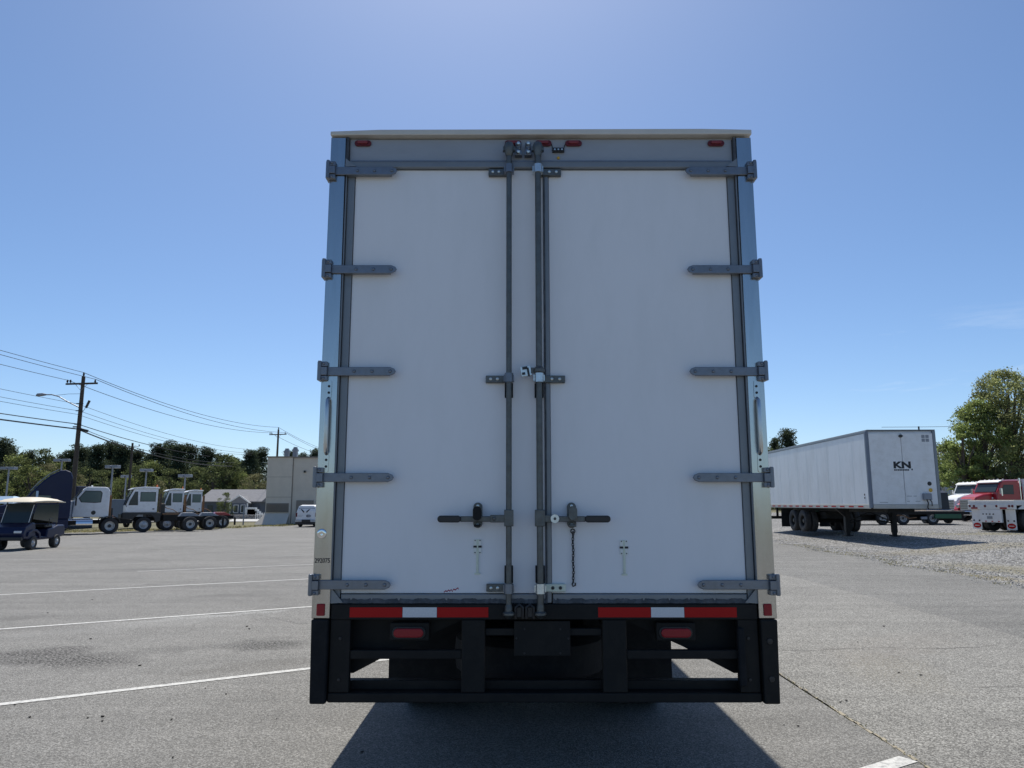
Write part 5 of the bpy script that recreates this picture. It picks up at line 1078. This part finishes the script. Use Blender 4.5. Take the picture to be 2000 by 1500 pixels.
def tree_meshes(kind, seed):
    """crown and trunk meshes for a tree of unit kind: 'pine' 13 m, 'leafy' 10 m"""
    rg = np.random.default_rng(seed); r = random.Random(seed); tr = MB(); C = []; S = []
    if kind == 'pine':
        h = 13.0; lean = r.uniform(-.3, .3); tr.tube([(0, 0, -.3), (lean * .4, 0, h * .4), (lean, .1, h * .97)], [.24, .18, .05], 8)
        nl = r.randint(38, 46); low = r.uniform(.26, .40)
        for i in range(nl):
            z = h * (low + (1 - low) * (i / nl) ** .9); u = (z / h - low) / (1 - low); prof = math.sin(min(1, u * 1.15 + .15) * math.pi) ** .6 if u < .95 else .35
            R0 = (2.3 if i % 3 else 2.9) * max(.28, prof if u > .3 else .75) * r.uniform(.55, 1.05); a = i * 2.4 + r.uniform(-.5, .5); bx, by = R0 * math.cos(a), R0 * math.sin(a); zt = z + r.uniform(.1, .7)
            tr.tube([(lean * z / h, 0, z - .3), (bx * .55, by * .55, z + .05), (bx, by, zt)], [.06, .04, .015], 5)
            for k in range(3):
                f = (1.0, .7, .42)[k]; c = np.array([bx * f, by * f, zt + (1 - f) * -.1 + r.uniform(-.2, .35)]); n = (85, 70, 50)[k]
                d = rg.normal(size=(n, 3)); d /= np.linalg.norm(d, axis=1)[:, None]; d *= rg.uniform(.2, 1, (n, 1)) ** .5 * np.array([.95, .95, .68]) * (1.0, .9, .8)[k]; C.append(c + d); S.append(rg.uniform(.14, .30, n))
        c = np.array([lean, 0, h * .98]); d = rg.normal(size=(110, 3)) * np.array([.55, .55, .45]); C.append(c + d); S.append(rg.uniform(.16, .32, 110)); mat = M['pine'] if seed % 2 else M['pine2']
    else:
        h = 10.0; tr.tube([(0, 0, -.3), (r.uniform(-.2, .2), 0, 3), (r.uniform(-.4, .4), .2, 6.5)], [.22, .17, .06], 8)
        wide = 3.2 if kind != 'poplar' else 1.9
        for i in range(95):
            u = rg.uniform(0, 1); z = h * (.10 + .88 * u); prof = math.sin(math.pi * min(.98, .18 + u * .80)) ** .55; a = rg.uniform(0, 6.28); rr = wide * prof * rg.uniform(.25, 1) ** .6
            c = np.array([rr * math.cos(a), rr * math.sin(a), z]); 
            if i % 4 == 0: tr.tube([(0, 0, max(1.5, z * .55)), (c[0] * .5, c[1] * .5, z * .8), tuple(c)], [.06, .04, .015], 5)
            n = 46; d = rg.normal(size=(n, 3)); d /= np.linalg.norm(d, axis=1)[:, None]; d *= rg.uniform(.1, 1, (n, 1)) ** .5 * np.array([.85, .85, .62]) * rg.uniform(.6, 1.15); C.append(c + d); S.append(rg.uniform(.14, .34, n))
        mat = M[{'leafy': 'leafy', 'poplar': 'leafd', 'mid': 'leafd', 'olive': 'leafo'}[kind]]
    C = np.concatenate(C); S = np.concatenate(S); crown = quads_mesh('crown', C, S, mat, rg)
    tm = bpy.data.meshes.new('trunk'); tm.from_pydata(tr.v, [], tr.f); tm.materials.append(M['bark']); return crown, tm, h
LIB = {}
for kind, seeds in (('pine', (1, 2, 3, 4, 5, 6)), ('leafy', (11, 12, 13)), ('poplar', (21, 22)), ('mid', (31, 32, 33)), ('olive', (41, 42))): LIB[kind] = [tree_meshes(kind, s) for s in seeds]
tcount = [0]
def tree(kind, px, topy, Y, label, wide=1.0, group=None, base=None):
    tcount[0] += 1; cm_, tm, h = LIB[kind][tcount[0] % len(LIB[kind])]
    x = bear(px, Y); z = H(x, Y) if base is None else base; top = 1.55 + (985 - topy) / 1487 * Y; s = (top - z) / h
    t = root(kind_name[kind], label, 'tree', (x, Y, z), rnd.uniform(0, 6.28), group); wide *= 1.3 if kind == 'pine' else 1; t.scale = (s * wide, s * wide, s)
    for n, me in (('crown', cm_), ('trunk', tm)):
        o = bpy.data.objects.new(n, me); col.objects.link(o); o.parent = t
    return t
kind_name = {'pine': 'pine_tree', 'leafy': 'broadleaf_tree', 'poplar': 'slender_tree', 'mid': 'broadleaf_tree', 'olive': 'broadleaf_tree'}
GP = 'dark pines of the distant wood'; GB = 'spring-green trees in front of the pine wood'
for a in (('pine', -14, 862, 140, 'dark pine cut by the left edge of the photo', 1.3), ('pine', 6, 874, 150, 'tall dark pine at the left end of the wood, above the blue-roofed shelter', 1.1), ('pine', 49, 886, 165, 'small dark pine between two green treetops left of the navy tractor', .8),
          ('pine', 128, 886, 150, 'first dark pine left of the tall utility pole', 1.1), ('pine', 147, 876, 158, 'dark pine just left of the tall utility pole', 1.1), ('pine', 182, 873, 150, 'round dark pine just right of the tall utility pole', 1.0),
          ('pine', 206, 868, 156, 'highest dark pine between the tall and the short utility pole', 1.15), ('pine', 232, 876, 150, 'dark pine left of the short utility pole', 1.05), ('pine', 262, 885, 160, 'dark pine behind the short utility pole', 1.0),
          ('pine', 303, 873, 148, 'leftmost dark pine of the tall clump over the yard tractors', 1.15), ('pine', 326, 870, 156, 'dark pine over the middle yard tractor', 1.05), ('pine', 345, 872, 146, 'dark pine over the last yard tractor', 1.0),
          ('pine', 364, 874, 152, 'dark pine right of the last yard tractor cab', 1.1), ('pine', 399, 881, 146, 'wide dark pine over the grey house roof', 1.3), ('pine', 424, 893, 158, 'lower dark pine right of the wide one over the grey house', .9),
          ('pine', 484, 885, 146, 'dark pine left of the pair beside the beige building', 1.0), ('pine', 503, 882, 154, 'dark pine standing against the beige building edge', 1.15),
          ('pine', 562, 884, 165, 'dark pine top peeping over the beige building beside the roof vent', .8), ('pine', 588, 890, 160, 'smallest dark pine top over the beige building', .8), ('pine', 612, 883, 165, 'dark pine top over the beige building next to the box truck', .9),
          ('pine', 92, 896, 172, 'low dark pine behind the olive tree left of the first pines', 1.0), ('pine', 112, 893, 175, 'dark pine at the left shoulder of the pines by the tall pole', .9), ('pine', 165, 882, 168, 'dark pine right behind the tall utility pole', 1.0), ('pine', 219, 880, 170, 'dark pine set back between the highest pine and the short utility pole', 1.0), ('pine', 246, 886, 170, 'dark pine set back just left of the short utility pole', 1.0), ('pine', 449, 902, 172, 'dark pine set back behind the two slim green trees', 1.0), ('pine', 468, 905, 175, 'low dark pine in the dip left of the beige building pines', .9), ('pine', 282, 893, 165, 'thin dark pine between short pole and the tall clump', .9), ('pine', 380, 896, 168, 'thin dark pine behind the gap left of the grey house', .8)): tree(*a[:5], wide=a[5], group=GP)
for a in (('leafy', 26, 888, 132, 'light green broadleaf tree at the left edge under the dark pines', 1.2), ('poplar', 38, 882, 138, 'slim light green treetop right of the tall left pine', .8), ('poplar', 73, 876, 134, 'tall slim green tree left of the navy tractor', 1.1),
          ('olive', 92, 905, 126, 'olive brown tree above the navy tractor hood', 1.3), ('leafy', 104, 903, 138, 'yellow-green low tree left of the first pines', 1.1), ('leafy', 55, 908, 122, 'bright green bush-like tree behind the blue-roofed shelter', 1.4),
          ('mid', 168, 912, 130, 'mid green tree behind the foot of the tall utility pole', 1.4), ('mid', 200, 918, 124, 'mid green tree behind the day cab tractor', 1.4), ('mid', 262, 908, 128, 'mid green tree behind the short utility pole', 1.3),
          ('leafy', 293, 900, 130, 'light green tree left of the first yard tractor roof', 1.0), ('mid', 330, 915, 126, 'mid green tree over the middle yard tractor roof', 1.4), ('mid', 385, 912, 128, 'mid green tree over the last yard tractor roof', 1.3),
          ('poplar', 437, 888, 128, 'tall slim green tree right of the grey house ridge', 1.3), ('poplar', 449, 892, 134, 'second slim green tree beside the tall one behind the house', 1.2), ('mid', 415, 905, 124, 'mid green tree behind the left part of the grey house', 1.3),
          ('leafy', 466, 922, 128, 'yellow-green tree behind the white gable', 1.1), ('olive', 496, 925, 122, 'olive green tree beside the beige building foot', 1.2), ('leafy', 240, 930, 118, 'low light green tree behind the smallest lamp post', 1.2), ('olive', 140, 925, 118, 'olive low tree behind the navy tractor roof', 1.2)): tree(*a[:5], wide=a[5], group=GB)
tree('mid', 440, 962, 78, 'small dark green tree standing behind the last yard tractor frame', .95)
tree('olive', 309, 938, 84, 'small yellowish tree tip showing between two yard tractor roofs', .7)

# understorey of the wood: one dense mass
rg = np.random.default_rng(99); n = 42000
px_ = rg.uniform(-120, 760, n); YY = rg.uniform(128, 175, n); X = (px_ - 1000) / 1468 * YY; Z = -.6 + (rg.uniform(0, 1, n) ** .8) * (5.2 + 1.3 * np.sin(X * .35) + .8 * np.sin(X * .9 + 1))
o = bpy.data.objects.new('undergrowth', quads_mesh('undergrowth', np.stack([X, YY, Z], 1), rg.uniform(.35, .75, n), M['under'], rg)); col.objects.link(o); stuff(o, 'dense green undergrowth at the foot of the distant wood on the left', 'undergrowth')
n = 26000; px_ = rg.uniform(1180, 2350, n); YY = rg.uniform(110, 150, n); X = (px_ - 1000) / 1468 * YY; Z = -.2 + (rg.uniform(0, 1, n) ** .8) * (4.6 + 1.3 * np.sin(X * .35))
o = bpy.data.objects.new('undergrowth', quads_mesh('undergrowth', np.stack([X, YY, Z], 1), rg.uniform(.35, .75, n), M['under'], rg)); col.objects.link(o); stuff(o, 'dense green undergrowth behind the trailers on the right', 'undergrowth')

# right side
tree('pine', 1546, 845, 140, 'round-topped dark pine rising behind the white trailer', .9); tree('pine', 1521, 862, 146, 'low dark pine beside the box truck, left of the round-topped one', .75); tree('mid', 1504, 872, 140, 'small green treetop touching the right side of the box truck', .6)
tree('mid', 1838, 866, 112, 'mid green tree behind the pale building, right of the trailer', .9); tree('olive', 1862, 872, 108, 'olive tree between the pale building and the big tree', .9)

def big_tree(px, topy, Y, wide, seed, mat, label, nclump, low=.08, cat='tree', lsz=(.10, .24), nleaf=120):
    rg = np.random.default_rng(seed); r = random.Random(seed); x = bear(px, Y); z0 = H(x, Y); h = 1.55 + (985 - topy) / 1487 * Y - z0
    t = root('big_tree', label, cat, (x, Y, z0), 0, None); tr = MB(); C = []; S = []
    tr.tube([(0, 0, -.2), (.15, 0, h * .25), (-.1, .1, h * .5), (.1, 0, h * .85)], [.34, .27, .18, .05], 10)
    for i in range(nclump):
        u = rg.uniform(0, 1); prof = math.sin(math.pi * min(.985, .22 + .78 * u)) ** .55; a = rg.uniform(0, 6.28); rr = wide * prof * rg.uniform(.1, 1) ** .5; c = np.array([rr * math.cos(a), rr * math.sin(a), h * (low + (.97 - low) * u)])
        if i % 3 == 0: tr.tube([(0, 0, max(h * .12, c[2] * .5)), (c[0] * .45, c[1] * .45, c[2] * .78), tuple(c)], [.11, .06, .02], 5)
        n = nleaf; d = rg.normal(size=(n, 3)); d /= np.linalg.norm(d, axis=1)[:, None]; k = rg.uniform(.55, 1.15) * h / 13; d *= rg.uniform(.05, 1, (n, 1)) ** .45 * np.array([1.0, 1.0, .62]) * k
        C.append(c + d); S.append(rg.uniform(*lsz, n))
    me = quads_mesh('crown', np.concatenate(C), np.concatenate(S), M[mat], rg); o = bpy.data.objects.new('crown', me); col.objects.link(o); o.parent = t
    tr.build('trunk', M['bark'], t)
big_tree(1990, 712, 72, 5.4, 201, 'leafbig', 'biggest olive green tree towering over the red dump truck', 300)
big_tree(1928, 775, 71, 3.2, 202, 'leafbig2', 'mid green tree forming the left shoulder of the big tree group', 150)
big_tree(1890, 825, 70, 2.3, 203, 'leafbig2', 'mid green pointed tree left of the tall group', 80, nleaf=130)
big_tree(1876, 875, 76, 1.9, 204, 'leafbig2', 'bright yellow-green low tree above the white truck', 60)
big_tree(2062, 735, 78, 5.6, 205, 'leafbig', 'lighter green tree at the right edge above the dump bed', 130)
big_tree(1975, 905, 68, 2.4, 206, 'leafbig', 'low olive bush behind the red dump bed', 60, cat='bush'); big_tree(1925, 915, 69, 2.2, 207, 'leafbig2', 'low green bush behind the white truck cab', 60, cat='bush')
